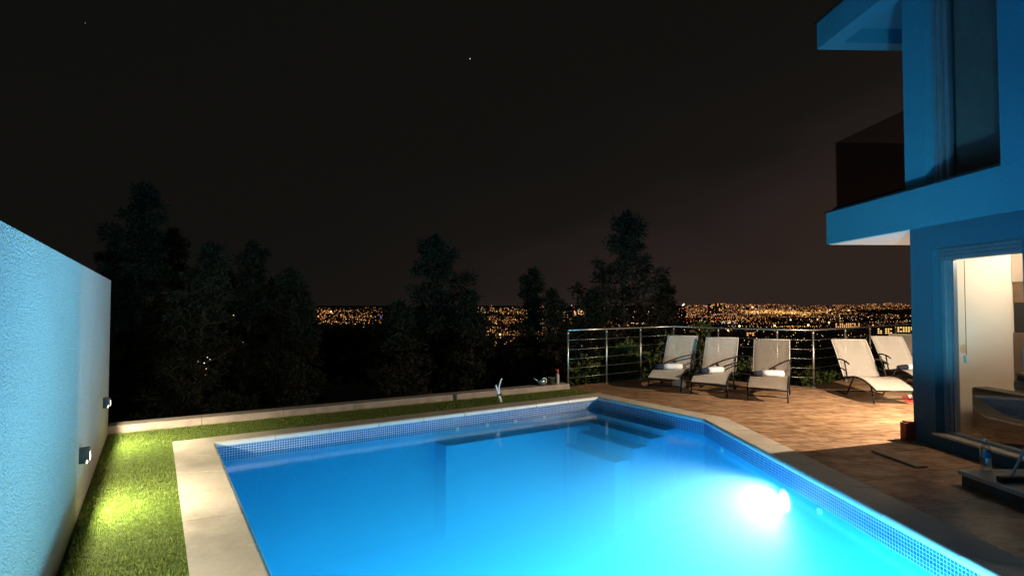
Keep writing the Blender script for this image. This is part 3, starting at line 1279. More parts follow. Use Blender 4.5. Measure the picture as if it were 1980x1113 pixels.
# foot centre, head centre on the ground plane
LNG = [
    ((2.62, 9.62), (3.34, 10.86), 'beige sling lounger furthest left beside the railing, a towel roll lying level across its seat', (0.42, 28, 'white and navy towel roll lying level across the leftmost lounger')),
    ((3.20, 9.08), (3.93, 10.36), 'beige sling lounger second from the left with its towel roll laid askew', (0.40, 54, 'white towel roll with a navy end, laid askew on the second lounger from the left')),
    ((3.90, 8.50), (4.58, 9.78), 'beige sling lounger standing alone in front of the railing corner post', (0.52, 20, 'towel folded loosely with a navy lining on the lounger in front of the railing corner')),
    ((5.72, 8.28), (5.90, 9.78), 'beige sling lounger with a bare seat stretching its foot towards the house corner', None),
    ((7.08, 9.25), (7.22, 10.70), 'beige sling lounger between the bare one and the last, foot hidden by the wall', (0.62, 0, 'white towel roll on the lounger half hidden by the house corner')),
    ((7.92, 9.95), (8.04, 11.42), 'rearmost beige sling lounger, only its back and arm showing past the house corner', None),
]
for i, (f, h, lab, tw) in enumerate(LNG):
    o = lounger0 if i == 0 else copy_tree(lounger0)
    d = Vector(h) - Vector(f)
    rz = math.atan2(d.y, d.x) - math.pi / 2
    o.location = (f[0], f[1], 0)
    o.rotation_euler = (0, 0, rz)
    o['label'] = lab
    if tw:
        t = towel0 if i == 0 else copy_tree(towel0)
        dd = d.normalized()
        q = Vector(f) + dd * tw[0]
        t.location = (q.x, q.y, 0.335)
        t.rotation_euler = (0, 0, rz + R(tw[1]))
        t['label'] = tw[2]

# ================================================================== SMALL THINGS ON THE TERRACE
# water bottle on the step
bp = hw(1.50, -0.55, 0.118)
bt = thing('water_bottle', 'clear plastic water bottle with a blue label standing on the door step', 'bottle', tuple(bp))
mb = MB()
mb.lathe([(0.0, 0.0), (0.034, 0.002), (0.038, 0.012), (0.036, 0.05), (0.038, 0.06), (0.037, 0.10), (0.038, 0.11), (0.038, 0.16), (0.036, 0.175),
          (0.030, 0.20), (0.016, 0.228), (0.013, 0.235), (0.013, 0.250)], n=24)
mb.build('bottle_body', M['bottle'], bt)
mb = MB()
mb.lathe([(0.0385, 0.112), (0.0390, 0.114), (0.0390, 0.158), (0.0385, 0.160)], n=24)
mb.build('paper_label', M['blueplastic'], bt)
mb = MB()
mb.lathe([(0.0, 0.0), (0.0155, 0.0), (0.0155, 0.016), (0.0, 0.017)], (0, 0, 0.246), 16)
mb.build('cap', M['whiteplastic'], bt)

# pool brush leaning by the door
pb = hw(1.80, -0.62, 0.118)
br = thing('pool_brush', 'long thin pole with a dark brush head leaning beside the terrace door', 'brush', tuple(pb))
top = hw(1.55, 0.03, 0.85) - pb
mb = MB()
mb.tube([(0, 0, 0.045), tuple(top * 1.0), tuple(top * 1.35)], 0.010, 10)
mb.build('pole', M['alu'], br)
mb = MB()
mb.box((-0.10, -0.025, 0.0), (0.10, 0.025, 0.045), 0.008)
mb.build('brush_head', M['rubber'], br)

# brick red block at the house corner
bq = hw(-0.015, -0.055)
bk = thing('clay_block', 'brick red clay block standing on end against the house corner', 'block', tuple(bq))
mb = MB()
mb.box((-0.055, -0.045, 0.0), (0.05, 0.05, 0.19), 0.008)
mb.box((-0.03, -0.03, 0.19), (0.05, 0.05, 0.205), 0.004)
mb.build('block', M['terracotta'], bk)

# plank on the tiles beside the corner
pk = at(1732, 886)
pa, pe = at(1689, 871), at(1776, 902)
pln = thing('wood_plank', 'narrow weathered plank lying flat on the dark tiles by the house corner', 'plank', tuple(pa))
d = pe - pa
mb = MB()
s_ = Vector((-d.y, d.x, 0)).normalized() * 0.055
mb.prism([tuple((-s_).to_2d()), tuple((d - s_).to_2d()), tuple((d + s_).to_2d()), tuple(s_.to_2d())], 0.004, 0.022)
mb.build('board', M['plank'], pln)
# flip-flops under the bare lounger
for k, (px, py, rz, lab) in enumerate(((1757, 769, 0.4, 'red and white flip-flop under the foot of the bare lounger'),
                                       (1764, 776, 1.2, 'red flip-flop lying aslant just in front of its pair'))):
    f = at(px, py)
    t = thing('flip_flop', lab, 'shoe', tuple(f), rz, 'flip-flops by the lounger' if k < 2 else 'sandals by the house corner')
    mb = MB()
    out = [(0.045 * math.sin(a) * (1.0 + 0.25 * math.cos(a)), 0.125 * math.cos(a)) for a in [2 * math.pi * q / 18 for q in range(18)]]
    mb.prism(out[::-1], 0.0, 0.022)
    mb.build('sole', M['red'] if k < 2 else M['rubber'], t)
    mb = MB()
    mb.tube([(-0.040, -0.02, 0.015), (-0.025, 0.02, 0.050), (0.0, 0.075, 0.025)], 0.008, 7)
    mb.tube([(0.040, -0.02, 0.015), (0.025, 0.02, 0.050), (0.0, 0.075, 0.025)], 0.008, 7)
    mb.build('strap', (M['whiteplastic'], M['red'], M['dark_metal'], M['dark_metal'])[k], t)
# small ashtray-like dish under the bare lounger
f = at(1673, 758)
t = thing('metal_dish', 'small shiny metal dish on the deck under the bare lounger', 'dish', tuple(f))
mb = MB()
mb.lathe([(0.0, 0.004), (0.04, 0.002), (0.058, 0.03), (0.055, 0.03), (0.038, 0.01), (0.0, 0.009)], n=20)
mb.build('bowl', M['steel'], t)
# pale bag between the first loungers
f = at(1311, 748)
t = thing('beach_bag', 'small pale blue cloth bag slumped between the first two loungers', 'bag', tuple(f))
mb = MB()
mb.lathe([(0.0, 0.0), (0.085, 0.005), (0.105, 0.05), (0.095, 0.11), (0.06, 0.155), (0.02, 0.17), (0.0, 0.165)], n=14)
for v in mb.bm.verts:
    v.co.x *= 1.25
    v.co += Vector((rng.uniform(-1, 1), rng.uniform(-1, 1), rng.uniform(-1, 0.6))) * 0.010
mb.build('sack', M['towel'], t)
mb = MB()
mb.tube([(-0.05, 0, 0.15), (-0.03, 0.02, 0.22), (0.03, 0.02, 0.22), (0.05, 0, 0.15)], 0.008, 7)
mb.build('handle', M['navy'], t)

# forked metal stake on the lawn
f = at(966, 777)
t = thing('garden_stake', 'forked silver metal stake stuck in the turf before the kerb', 'stake', tuple(f))
mb = MB()
mb.tube([(0.015, 0, 0.0), (-0.01, 0, 0.11), (-0.045, 0, 0.22), (-0.06, 0, 0.27)], 0.013, 8, r_end=0.016)
mb.build('prong', M['whiteplastic'], t)
mb = MB()
mb.tube([(0.035, 0.01, 0.0), (0.0, 0.01, 0.12), (-0.012, 0.01, 0.22), (0.012, 0.01, 0.32), (0.035, 0.01, 0.37)], 0.013, 8, r_end=0.010)
mb.build('prong', M['whiteplastic'], t)
mb = MB()
mb.tube([(-0.03, 0, 0.115), (0.03, 0.012, 0.125)], 0.020, 8)
mb.build('clamp', M['rubber'], t)


def on_kerb(px):
    for k in range(200):
        q = K0 + KD * (Lk * k / 199) + KN * 0.09
        if CX + q.x / q.y * 1070 >= px:
            return Vector((q.x, q.y, 0.095))


t = thing('watering_can', 'small dented watering can with a thin spout on the kerb', 'watering can', tuple(on_kerb(1046)), 0.5)
mb = MB()
mb.lathe([(0.0, 0.0), (0.055, 0.0), (0.06, 0.09), (0.05, 0.105), (0.0, 0.105)], n=18)
mb.build('can_body', M['tin'], t)
mb = MB()
mb.tube([(-0.05, 0, 0.04), (-0.11, 0, 0.10), (-0.165, 0, 0.135)], 0.012, 8, r_end=0.008)
mb.build('spout', M['tin'], t)
mb = MB()
mb.tube([(0.055, 0, 0.02), (0.095, 0, 0.06), (0.085, 0, 0.11), (0.04, 0, 0.125), (0.0, 0, 0.105)], 0.009, 8)
mb.build('handle', M['whiteplastic'], t)
t = thing('spray_bottle', 'slim pale bottle with a red cap at the end of the kerb', 'bottle', tuple(on_kerb(1077)))
mb = MB()
mb.lathe([(0.0, 0.0), (0.03, 0.0), (0.032, 0.01), (0.032, 0.15), (0.02, 0.19), (0.0, 0.19)], n=18)
mb.build('bottle_body', M['marble'], t)
mb = MB()
mb.lathe([(0.0, 0.186), (0.024, 0.186), (0.026, 0.24), (0.012, 0.265), (0.0, 0.265)], n=16)
mb.tube([(0.0, 0, 0.25), (-0.045, 0, 0.255)], 0.009, 8)
mb.build('cap', M['red'], t)
t = thing('plant_pot', 'small dull clay pot beside the red capped bottle on the kerb', 'pot', tuple(on_kerb(1065)))
mb = MB()
mb.lathe([(0.0, 0.0), (0.045, 0.0), (0.062, 0.11), (0.068, 0.11), (0.068, 0.13), (0.056, 0.13), (0.05, 0.09), (0.0, 0.09)], n=18)
mb.build('pot_body', M['pot'], t)

# ================================================================== LAND, TREES, TOWN


def land_z(d):
    pts = ((0, -2.5), (14, -3.5), (60, -12), (140, -23), (260, -27), (420, -26), (700, -22), (1000, -16), (1350, -9), (1600, -6.5), (1750, -5.5), (2400, -6.0), (9000, -20.0))
    for (a, za), (b, zb) in zip(pts, pts[1:]):
        if d <= b:
            return za + (zb - za) * (d - a) / (b - a)
    return -20.0


bm = bmesh.new()
rings = [9.0, 14, 22, 40, 60, 100, 140, 200, 260, 340, 420, 550, 700, 850, 1000, 1180, 1350, 1480, 1600, 1700, 1900, 2400, 5000, 9000]
NS = 72
prev = None
center = bm.verts.new((0, 0, -2.6))
for d in rings:
    row = []
    for k in range(NS):
        a = 2 * math.pi * k / NS
        z = land_z(d)
        if d > 60:
            z += math.sin(a * 9 + d * 0.01) * min(1.2, d * 0.0012)
        if math.sin(a) < -0.1:
            z = min(z, -3.0)
        row.append(bm.verts.new((d * math.cos(a), d * math.sin(a), z)))
    for k in range(NS):
        k2 = (k + 1) % NS
        if prev is None:
            f = bm.faces.new((center, row[k], row[k2]))
        else:
            f = bm.faces.new((prev[k], row[k], row[k2], prev[k2]))
        f.smooth = True
    prev = row
me = bpy.data.meshes.new('ground')
bm.to_mesh(me)
bm.free()
me.materials.append(M['earth'])
struct(link(bpy.data.objects.new('ground', me)))


def leaf_cloud(centres, radii, per, ln, wd, droop=0.2):
    nC = len(centres)
    C = np.repeat(np.array(centres), per, axis=0)
    Rr = np.repeat(np.array(radii), per)
    n_ = C.shape[0]
    off = nrg.normal(0, 1, (n_, 3))
    off /= np.linalg.norm(off, axis=1)[:, None] + 1e-9
    off *= (nrg.uniform(0, 1, n_) ** 0.5)[:, None] * Rr[:, None]
    off[:, 2] *= 0.75
    pos = C + off
    dirs = off / (Rr[:, None] + 1e-9) + nrg.normal(0, 0.6, (n_, 3))
    dirs[:, 2] += 0.25 - droop
    dirs /= np.linalg.norm(dirs, axis=1)[:, None] + 1e-9
    side = np.cross(dirs, nrg.normal(0, 1, (n_, 3)))
    side /= np.linalg.norm(side, axis=1)[:, None] + 1e-9
    L = nrg.uniform(0.6, 1.3, n_)[:, None] * ln
    Wd = nrg.uniform(0.6, 1.3, n_)[:, None] * wd
    V = np.stack([pos - side * Wd * 0.5, pos + dirs * L * 0.5 - side * Wd * 0.6, pos + dirs * L, pos + dirs * L * 0.5 + side * Wd * 0.6], axis=1)
    return V


def pine(px_c, py_top, half_px, dist, zbase, label, seed, name='pine_tree', fol='pine', skirt_z=None, lean=0.0, dens=1.0):
    r = random.Random(seed)
    X = (px_c - CX) / 1070 * dist
    ztop = EYE + (HY - py_top) / 1070 * dist
    H = ztop - zbase
    Rm = half_px / 1070 * dist
    t = thing(name, label, 'tree', (X, dist, zbase), 0, 'trees below the terrace')
    mb = MB()
    trunk = []
    for k in range(9):
        f = k / 8
        trunk.append(Vector((lean * H * f + 0.12 * math.sin(f * 5 + seed), 0.1 * math.cos(f * 4 + seed), H * f * 0.97)))
    mb.tube(trunk, 0.20, 8, radii=[0.22 * (1 - 0.9 * k / 8) * max(0.5, H / 10) for k in range(9)])
    cs, rs = [], []
    z_lo = 0.12
    nb_ = int(62 * max(0.6, H / 9) * dens)
    for k in range(nb_):
        f = z_lo + (1 - z_lo) * (k + r.random() * 0.8) / nb_
        a = k * 2.399 + r.uniform(-0.4, 0.4)
        env = (1 - f) ** 0.62 * 1.35 + 0.06
        if f < 0.35:
            env *= 0.72 + 0.8 * f
        ln_ = Rm * env * r.uniform(0.55, 1.12)
        i0 = min(7, int(f * 8))
        c0 = trunk[i0].lerp(trunk[i0 + 1], f * 8 - i0)
        rise = r.uniform(0.05, 0.5) * ln_
        tip = c0 + Vector((math.cos(a) * ln_, math.sin(a) * ln_, rise))
        mb.tube([c0, c0.lerp(tip, 0.5) + Vector((0, 0, -0.06 * ln_)), tip], 0.035, 5, r_end=0.008, cap=False)
        m_ = max(2, int(ln_ / 0.34))
        for q in range(m_ + 1):
            g_ = 0.35 + 0.65 * q / m_
            cpt = c0.lerp(tip, g_) + Vector((r.uniform(-1, 1), r.uniform(-1, 1), r.uniform(-0.6, 0.8))) * 0.16
            cs.append(tuple(cpt))
            rs.append(r.uniform(0.16, 0.34) * (1.1 - 0.35 * g_) * max(0.8, Rm / 1.6))
    for k in range(6):
        f = 1 - 0.03 * k
        cs.append((trunk[8].x, trunk[8].y, H * (0.93 + 0.012 * k)))
        rs.append(0.14 - 0.012 * k)
    mb.build('trunk', M['bark'], t)
    V = leaf_cloud(cs, rs, 78, 0.17, 0.036)
    np_quads('crown', V, [M[fol]], t)
    return t


TREES = [
    # x, top, half width, distance, base, label, seed
    (278, 352, 104, 15.0, -4.5, 'tall dark pine rising highest just beyond the end of the garden wall', 1, 1.0),
    (395, 470, 90, 13.5, -4.5, 'broad dark pine right of the tallest one with specks of light behind it', 2, 1.0),
    (478, 468, 80, 16.0, -4.5, 'dark ragged pine in the middle of the left clump', 3, 1.0),
    (560, 520, 74, 15.0, -4.5, 'shorter dark pine at the right end of the left clump', 4, 1.0),
    (228, 470, 60, 18.0, -4.5, 'dark pine close beside the end of the garden wall, half hidden by the tallest one', 31, 0.9),
    (338, 440, 70, 19.0, -4.5, 'dark pine between the tallest pine and the broad one', 32, 0.9),
    (436, 520, 70, 19.0, -4.5, 'dark pine showing between the broad pine and the ragged one', 33, 0.8),
    (520, 540, 66, 19.0, -4.5, 'dark pine showing between the ragged pine and the shorter one', 34, 0.8),
    (578, 575, 34, 14.0, -4.5, 'lowest pine at the right foot of the left clump', 35, 0.8),
    (905, 560, 40, 15.0, -4.5, 'low dark pine at the right foot of the lone pine', 36, 0.7),
    (848, 456, 106, 16.0, -4.5, 'dark pine standing alone left of the town lights, with a narrow top', 5, 1.1),
    (782, 585, 46, 14.0, -4.5, 'low dark pine leaning out left of the lone pine', 6, 1.0),
    (1035, 520, 44, 17.0, -4.5, 'slender small pine with a thin crown between the two larger pines', 7, 0.7),
    (1068, 560, 44, 16.0, -4.5, 'low thin pine beside the slender one, its top level with the town', 17, 0.6),
    (1212, 408, 122, 17.0, -4.5, 'tall loose pine rising behind the left run of the railing', 8, 0.8),
    (1140, 560, 46, 16.0, -4.5, 'low ragged pine at the left foot of the tall railing pine', 9, 0.7),
    (1280, 540, 46, 18.5, -4.5, 'thin pine at the right shoulder of the tall railing pine', 10, 0.6),
]
for (x, tp, hw_, dd, zb, lab, sd, dens) in TREES:
    pine(x, tp, hw_, dd, zb, lab, sd, dens=dens)


def bush(px, py_top, half_px, dist, zbase, label, seed, fol='bush'):
    r = random.Random(seed)
    X = (px - CX) / 1070 * dist
    H = EYE + (HY - py_top) / 1070 * dist - zbase
    Rm = half_px / 1070 * dist
    t = thing('shrub', label, 'shrub', (X, dist, zbase), 0, 'shrubs below the terrace')
    mb = MB()
    cs, rs = [], []
    for k in range(26):
        a = r.uniform(0, 2 * math.pi)
        tip = Vector((math.cos(a) * Rm * r.uniform(0.1, 1), math.sin(a) * Rm * r.uniform(0.1, 1), H * r.uniform(0.45, 1.0)))
        tip.x *= 1.15 - 0.5 * (tip.z / H)
        mb.tube([(0, 0, 0), tip * 0.5 + Vector((0, 0, 0.2)), tip], 0.03, 5, r_end=0.006, cap=False)
        for q in range(5):
            cs.append(tuple(tip * (0.55 + 0.45 * q / 4) + Vector((r.uniform(-1, 1), r.uniform(-1, 1), r.uniform(-1, 1))) * 0.12))
            rs.append(r.uniform(0.14, 0.28))
    mb.build('stem', M['bark'], t)
    np_quads('foliage', leaf_cloud(cs, rs, 40, 0.13, 0.06), [M[fol]], t)
    return t


for (px, pt, hwp, dd, lab, sd) in (
        (1352, 622, 30, 13.0, 'green leafy shrub lit by the terrace, between the first two loungers', 21),
        (1290, 665, 40, 13.5, 'low shrub behind the leftmost lounger and railing bend', 22),
        (1212, 668, 46, 12.6, 'wide dim shrub behind the wires of the left railing run', 23),
        (1135, 690, 40, 12.2, 'dim shrub behind the first railing post', 24),
        (1440, 700, 40, 12.6, 'dark low shrub behind the gap between second and third lounger', 25),
        (1580, 712, 60, 12.4, 'dark low shrub outside the railing corner post', 26)):
    bush(px, pt, hwp, dd, -3.4, lab, sd)

# far-off wood on the slope, reads as one dark mass
cs, rs = [], []
for k in range(900):
    d = rng.uniform(24, 120)
    a = rng.uniform(R(50), R(146))
    x, y = d * math.cos(a), d * math.sin(a)
    pxx = CX + x / y * 1070
    top = 652 if pxx < 900 else 700
    if pxx > 1060:
        top = 712
    zc = EYE - (top - HY + rng.uniform(0, 70)) / 1070 * y
    cs.append((x, y, zc))
    rs.append(d * rng.uniform(0.014, 0.03))
Vw = leaf_cloud(cs, rs, 60, 1.0, 0.35)
wd_ = np_quads('distant_wood', Vw, [M['pine']])
struct(wd_, 'stuff')
tag(wd_, 'black wooded hillside falling away below the lawn and terrace', 'wood')

# ---- town lights -------------------------------------------------
LM = [emis('light_amber', (1.0, 0.42, 0.10), 2.0), emis('light_gold', (1.0, 0.52, 0.14), 2.2), emis('light_white', (1.0, 0.80, 0.55), 1.9),
      emis('light_red', (1.0, 0.14, 0.05), 2.2), emis('light_blue', (0.25, 0.25, 1.0), 2.2), emis('light_dim', (0.9, 0.36, 0.12), 0.9),
      emis('light_bright', (1.0, 0.64, 0.22), 3.6), emis('town_glow', (1.0, 0.42, 0.16), 0.42), emis('town_glow_faint', (1.0, 0.46, 0.22), 0.15), emis('town_glow_gold', (1.0, 0.50, 0.13), 1.5), emis('town_glow_gold_dim', (1.0, 0.46, 0.13), 0.8)]
LNAME = ['amber', 'golden', 'white', 'red', 'bluish', 'dim orange', 'bright yellow', 'faint', 'faint', 'faint', 'faint']


def dist_for(py):
    """distance at which the land is seen at image row py"""
    lo, hi = 170.0, 1700.0
    f = lambda d: HY + (EYE - (land_z(d) + 3.0)) * 1070 / d
    if py <= f(hi):
        return hi
    if py >= f(lo):
        return lo
    for _ in range(40):
        m = (lo + hi) / 2
        if f(m) > py:
            lo = m
        else:
            hi = m
    return (lo + hi) / 2


base_ico = []
for m in LM:
    bm = bmesh.new()
    bmesh.ops.create_icosphere(bm, subdivisions=1, radius=1.0)
    me = bpy.data.meshes.new('street_light')
    bm.to_mesh(me)
    bm.free()
    me.materials.append(m)
    base_ico.append(me)

lights = []     # px, py, size(px of the full photo), kind, cluster


def cluster(n, x0, x1, y0, y1, kinds, size=(0.7, 1.5), name='', rowy=None):
    for _ in range(n):
        x = rng.uniform(x0, x1)
        y = rng.uniform(y0, y1) if rowy is None else rng.gauss(rowy[0], rowy[1])
        y = min(max(y, y0), y1)
        s = size[0] + (size[1] - size[0]) * rng.random() ** 2.2
        lights.append((x, y, s, rng.choice(kinds), name))


A_, G_, W_, Rd, B_, Dm, Br = range(7)
HL = 'on the hillside between tree clump and lone pine'
HM = 'on the slope right of the lone pine'
HT_ = 'seen through the slender pines'
HP = 'glimmering behind the tall railing pine'
HZ = 'in the bright band along the horizon'
HP2 = 'in the plain above the handrail'
HB_ = 'below the handrail behind the loungers'
cluster(70, 597, 738, 594, 614, [A_, A_, G_, W_, Dm], (0.8, 1.6), HL)
cluster(60, 605, 740, 606, 626, [A_, A_, A_, G_, Rd, Dm], (0.8, 2.0), HL)
cluster(14, 600, 640, 616, 622, [W_, Dm], (0.8, 1.7), HL)
cluster(5, 725, 740, 608, 616, [B_], (1.0, 1.8), HL)
cluster(6, 700, 720, 620, 640, [A_, W_], (1.0, 2.0), HL)
cluster(16, 760, 905, 592, 640, [Dm, W_, Dm], (0.8, 1.4), HM)
cluster(70, 912, 1030, 590, 604, [A_, A_, G_, W_], (0.8, 1.7), HM)
cluster(90, 905, 1056, 610, 626, [A_, G_, W_, A_], (0.8, 1.7), HM)
cluster(70, 930, 1050, 628, 648, [A_, A_, G_], (0.9, 1.9), HM, (641, 6))
cluster(22, 930, 1100, 652, 668, [W_, A_, Dm], (0.8, 1.7), HM)
cluster(60, 1030, 1120, 590, 640, [A_, W_, Dm, G_], (0.8, 1.7), HT_)
cluster(45, 1110, 1132, 598, 612, [A_, Br, W_, Rd], (1.0, 2.2), HT_)
cluster(110, 1115, 1335, 592, 642, [A_, W_, Dm, Rd, G_], (0.8, 1.8), HP)
cluster(45, 1195, 1245, 622, 634, [W_, A_, G_], (0.9, 2.0), HP)
cluster(40, 1100, 1330, 642, 690, [W_, Dm, W_], (0.8, 1.6), HP)
cluster(160, 1325, 1480, 588, 622, [A_, G_, W_, Dm, Rd], (0.8, 1.9), HZ)
cluster(210, 1440, 1764, 594, 612, [G_, G_, A_, W_], (0.9, 2.3), HZ, (603, 3.0))
cluster(100, 1500, 1665, 597, 607, [G_, Br, A_, G_], (1.0, 2.8), HZ, (602.5, 2.0))
cluster(90, 1480, 1764, 588, 600, [A_, Dm, G_], (0.7, 1.5), HZ)
cluster(80, 1560, 1764, 600, 622, [W_, G_, W_], (0.8, 1.9), HZ)
cluster(90, 1335, 1764, 610, 636, [A_, W_, Dm, G_, Dm, W_], (0.8, 1.9), HP2)
cluster(26, 1390, 1425, 619, 625, [W_], (0.9, 1.9), HP2)
cluster(110, 1330, 1580, 636, 690, [W_, A_, Rd, Dm, W_, A_], (0.9, 2.2), HB_)
cluster(30, 1580, 1690, 640, 672, [W_, A_, G_], (0.9, 2.0), HB_)
cluster(6, 1560, 1640, 660, 700, [Dm, W_], (1.0, 1.6), HB_)
for x, y, s, k, nm in ((1429, 630, 4.5, Br, HP2), (1497, 629, 4.2, Br, HP2), (1562, 628, 4.6, Br, HP2), (1602, 623, 3.6, Br, HP2), (1407, 638, 3.6, Br, HB_),
                       (1455, 594, 4.4, Br, HZ), (1603, 603, 5.0, Br, HZ), (1640, 601, 4.6, Br, HZ), (1322, 588, 4.0, W_, HP), (1528, 618, 3.4, W_, HP2),
                       (1580, 617, 3.0, W_, HP2), (1017, 667, 4.2, Br, HM), (967, 646, 4.2, Br, HM), (805, 640, 2.2, W_, HM), (640, 602, 3.6, Br, HL),
                       (597, 601, 3.4, Br, HL), (1445, 645, 4.0, A_, HB_), (1687, 628, 3.0, A_, HP2), (1320, 590, 3.4, W_, HP),
                       (930, 697, 3.2, W_, 'low in the dark left of the kerb end'), (929, 709, 1.8, Dm, 'low in the dark left of the kerb end'),
                       (397, 701, 2.6, W_, 'sparkling through the broad pine'), (388, 685, 2.0, W_, 'sparkling through the broad pine'),
                       (403, 690, 2.0, W_, 'sparkling through the broad pine'), (385, 698, 1.7, W_, 'sparkling through the broad pine'),
                       (408, 694, 1.8, W_, 'sparkling through the broad pine'), (401, 712, 1.8, W_, 'sparkling through the broad pine'),
                       (400, 724, 1.4, Dm, 'sparkling through the broad pine'), (219, 596, 2.0, Dm, 'beside the end of the garden wall'),
                       (218, 624, 2.0, W_, 'beside the end of the garden wall'), (246, 624, 1.6, Dm, 'beside the end of the garden wall'),
                       (452, 609, 1.8, W_, 'sparkling through the broad pine'), (471, 661, 1.7, Dm, 'sparkling through the broad pine')):
    lights.append((x, y, s, k, nm))
def street(x0, y0, x1, y1, n_, k, s=1.2, nm=''):
    for q_ in range(n_):
        f_ = q_ / max(1, n_ - 1)
        lights.append((x0 + (x1 - x0) * f_ + rng.uniform(-1, 1), y0 + (y1 - y0) * f_ + rng.uniform(-0.4, 0.4), s * rng.uniform(0.8, 1.3), k, nm))


for q_ in range(26):
    x_ = rng.uniform(1335, 1720)
    y_ = rng.uniform(596, 634)
    street(x_, y_, x_ + rng.uniform(25, 90), y_ + rng.uniform(-2.5, 2.5), rng.randint(6, 13), rng.choice([A_, G_, A_, W_]), 1.15, HZ if y_ < 612 else HP2)
for q_ in range(9):
    x_ = rng.uniform(905, 1000)
    y_ = rng.uniform(594, 648)
    street(x_, y_, x_ + rng.uniform(20, 60), y_ + rng.uniform(-2, 2), rng.randint(5, 10), rng.choice([A_, G_]), 1.15, HM)
for q_ in range(6):
    x_ = rng.uniform(598, 690)
    y_ = rng.uniform(598, 622)
    street(x_, y_, x_ + rng.uniform(20, 45), y_ + rng.uniform(-3, 3), rng.randint(5, 9), rng.choice([A_, G_]), 1.15, HL)
cluster(2300, 1325, 1766, 588, 613, [7, 7, 8, 5], (1.0, 2.2), HZ)
cluster(420, 1430, 1740, 595, 612, [10, 10, 9, 5], (1.0, 2.2), HZ, (603.5, 2.6))
cluster(260, 1450, 1764, 597, 608, [9, 9, 10], (1.4, 2.8), HZ, (602.5, 1.8))
cluster(500, 1325, 1766, 604, 640, [8, 8, 7], (1.0, 2.2), HP2)
cluster(160, 596, 740, 592, 626, [7, 8, 5], (1.0, 2.0), HL)
cluster(320, 905, 1060, 590, 650, [7, 8, 8], (1.0, 2.0), HM)
cluster(300, 1040, 1335, 590, 640, [8, 7], (1.0, 2.0), HP)
for i_, (x, y, s, k, nm) in enumerate(lights):
    if y < 612 and s < 3.0 and x > 560:
        dy = 1.8 * math.sin(x * 0.021) + 1.2 * math.sin(x * 0.057 + 1.0) + 0.8 * math.sin(x * 0.13)
        lights[i_] = (x, y + dy * max(0.0, min(1.0, (612 - y) / 20)) + 0.6, s, k, nm)
lights.sort(key=lambda q: -q[2])
NIND = 290
nind = 0
quads, mi = [], []
ico = bmesh.new()
bmesh.ops.create_icosphere(ico, subdivisions=1, radius=1.0)
ico_tris = np.array([[v.co[:] for v in f.verts] for f in ico.faces])
ico.free()
for i, (x, y, s, k, nm) in enumerate(lights):
    special = nm.startswith(('sparkling', 'beside', 'low in'))
    d = dist_for(y) * rng.uniform(0.97, 1.03)
    if special:
        d = 60.0 if 'pine' not in nm else 13.0
    X = (x - CX) / 1070 * d
    Z = EYE - (y - HY) / 1070 * d
    rad = max(0.44 * s, 0.45) / 1070 * d
    if k >= 7:  # flattened glowing blobs paint the lit ground and haze between the lights
        quads.append(ico_tris * rad * np.array((2.6 if k >= 9 else 1.6, 1.0, 0.7)) + np.array((X, d, Z)))
        mi.append(np.full(ico_tris.shape[0], k))
        continue
    nind += 1
    if nind <= NIND or special:
        o = bpy.data.objects.new('street_light', base_ico[k])
        COL.objects.link(o)
        o.location = (X, d, Z)
        o.scale = (rad,) * 3
        o['label'] = '%s point of light %s' % (LNAME[k], nm)
        o['category'] = 'street light'
        o['group'] = '%s town lights %s' % (LNAME[k], nm)
    else:
        quads.append(ico_tris * rad + np.array((X, d, Z)))
        mi.append(np.full(ico_tris.shape[0], k))
tl = np_quads('town_lights', np.concatenate(quads), LM, None, np.concatenate(mi), tri=True)
struct(tl, 'stuff')
tag(tl, 'countless tiny lights and painted ground glow of the distant town spread over the plain', 'town lights')

# ---- a few town buildings with lit windows -----------------------
LWIN = emis('lit_window', (1.0, 0.46, 0.14), 1.3)
LWIN2 = emis('floodlit_wall', (1.0, 0.60, 0.18), 1.5)  # floodlight on the facades put in as glowing panels in the window grid


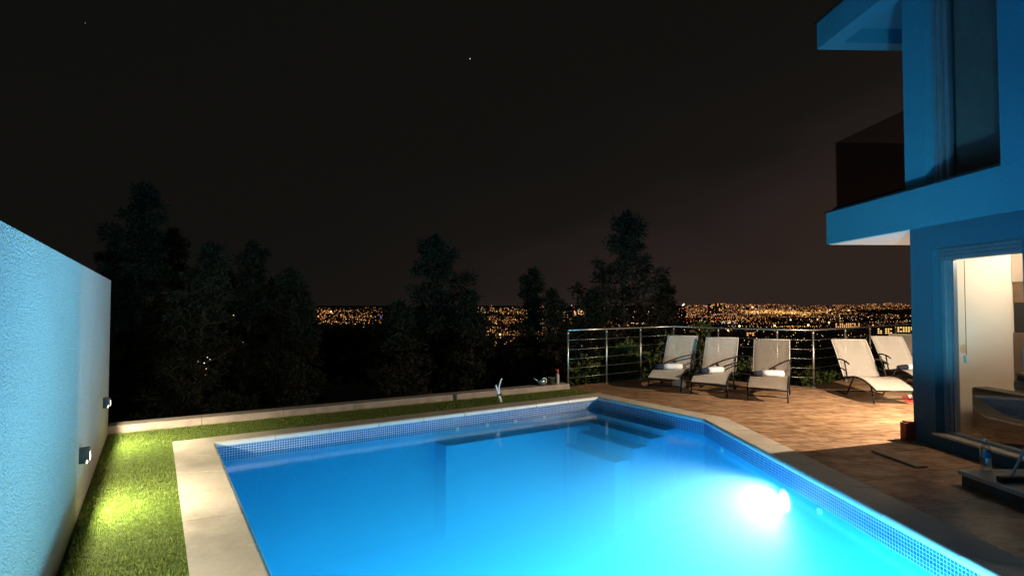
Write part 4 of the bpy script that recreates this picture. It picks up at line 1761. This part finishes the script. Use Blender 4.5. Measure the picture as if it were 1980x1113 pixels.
def building(px0, px1, py0, py1, cols, rows, label, wmat, fill=0.6):
    d = dist_for(py1 + 2)
    x0, x1 = (px0 - CX) / 1070 * d, (px1 - CX) / 1070 * d
    z0, z1 = EYE - (py1 - HY) / 1070 * d, EYE - (py0 - HY) / 1070 * d
    zb = min(land_z(d) - 1.0, z0 - 1.0)
    b = thing('apartment_building', label, 'building', ((x0 + x1) / 2, d, zb), 0, 'town buildings with lit windows')
    W = (x1 - x0) / 2
    mb = MB()
    mb.box((-W, 0, 0), (W, 9, z1 - zb + 0.4))
    mb.build('wall', M['building'], b)
    mb = MB()
    mb.box((-W - 0.2, -0.2, z1 - zb + 0.401), (W + 0.2, 9.2, z1 - zb + 0.8))
    mb.build('roof', M['dark_trim'], b)
    cw, rh = 2 * W / cols, (z1 - z0) / rows
    proto = None
    for r_ in range(rows):
        for c_ in range(cols):
            if rng.random() > fill:
                continue
            if proto is None:
                mb = MB()
                mb.box((-cw * 0.30, -0.05, -rh * 0.30), (cw * 0.30, 0.02, rh * 0.30))
                o = mb.build('window', wmat, b)
                proto = o
            else:
                o = proto.copy()
                COL.objects.link(o)
                o.parent = b
            o.location = (-W + cw * (c_ + 0.5), -0.02, (z0 - zb) + rh * (r_ + 0.5))


building(1614, 1662, 624, 633, 12, 3, 'long apartment block with three rows of amber windows just above the handrail', LWIN, 0.85)
building(1695, 1724, 634, 645, 6, 3, 'low floodlit yellow building behind the rightmost loungers', LWIN2, 0.7)
building(1728, 1764, 631, 642, 7, 3, 'bright yellow building beside the house corner, right of the other floodlit one', LWIN2, 0.75)
building(1442, 1458, 642, 649, 3, 2, 'small block with orange windows above the lone lounger', LWIN, 0.8)
building(1372, 1381, 588, 604, 3, 6, 'narrow tower with few lit windows on the horizon, left of its twin', LWIN, 0.35)
building(1386, 1396, 586, 604, 3, 6, 'taller tower on the horizon, right of its narrow twin', LWIN, 0.35)

# ---- stars -------------------------------------------------------
smat = emis('star_light', (0.9, 0.95, 1.0), 1.6)
sm2 = emis('faint_star_light', (0.6, 0.7, 0.8), 0.5)
for (x, y, s, m, lab) in ((909, 114, 1.7, smat, 'brightest star, high above the middle of the pool'), (165, 45, 1.5, sm2, 'faint star at the upper left')):
    d = 9500.0
    cp, sp = math.cos(pitch), math.sin(pitch)
    v = Vector(((x - CX) / 1070, 1.0, (556.5 - y) / 1070))
    v = Vector((v.x, v.y * cp - v.z * sp, v.y * sp + v.z * cp))
    p = Vector((0, 0, EYE)) + v * d
    mb = MB()
    bmesh.ops.create_icosphere(mb.bm, subdivisions=1, radius=0.5 * s / 1070 * d)
    o = mb.build('star', m)
    o.location = p
    tag(o, lab, 'star', 'stars in the night sky')
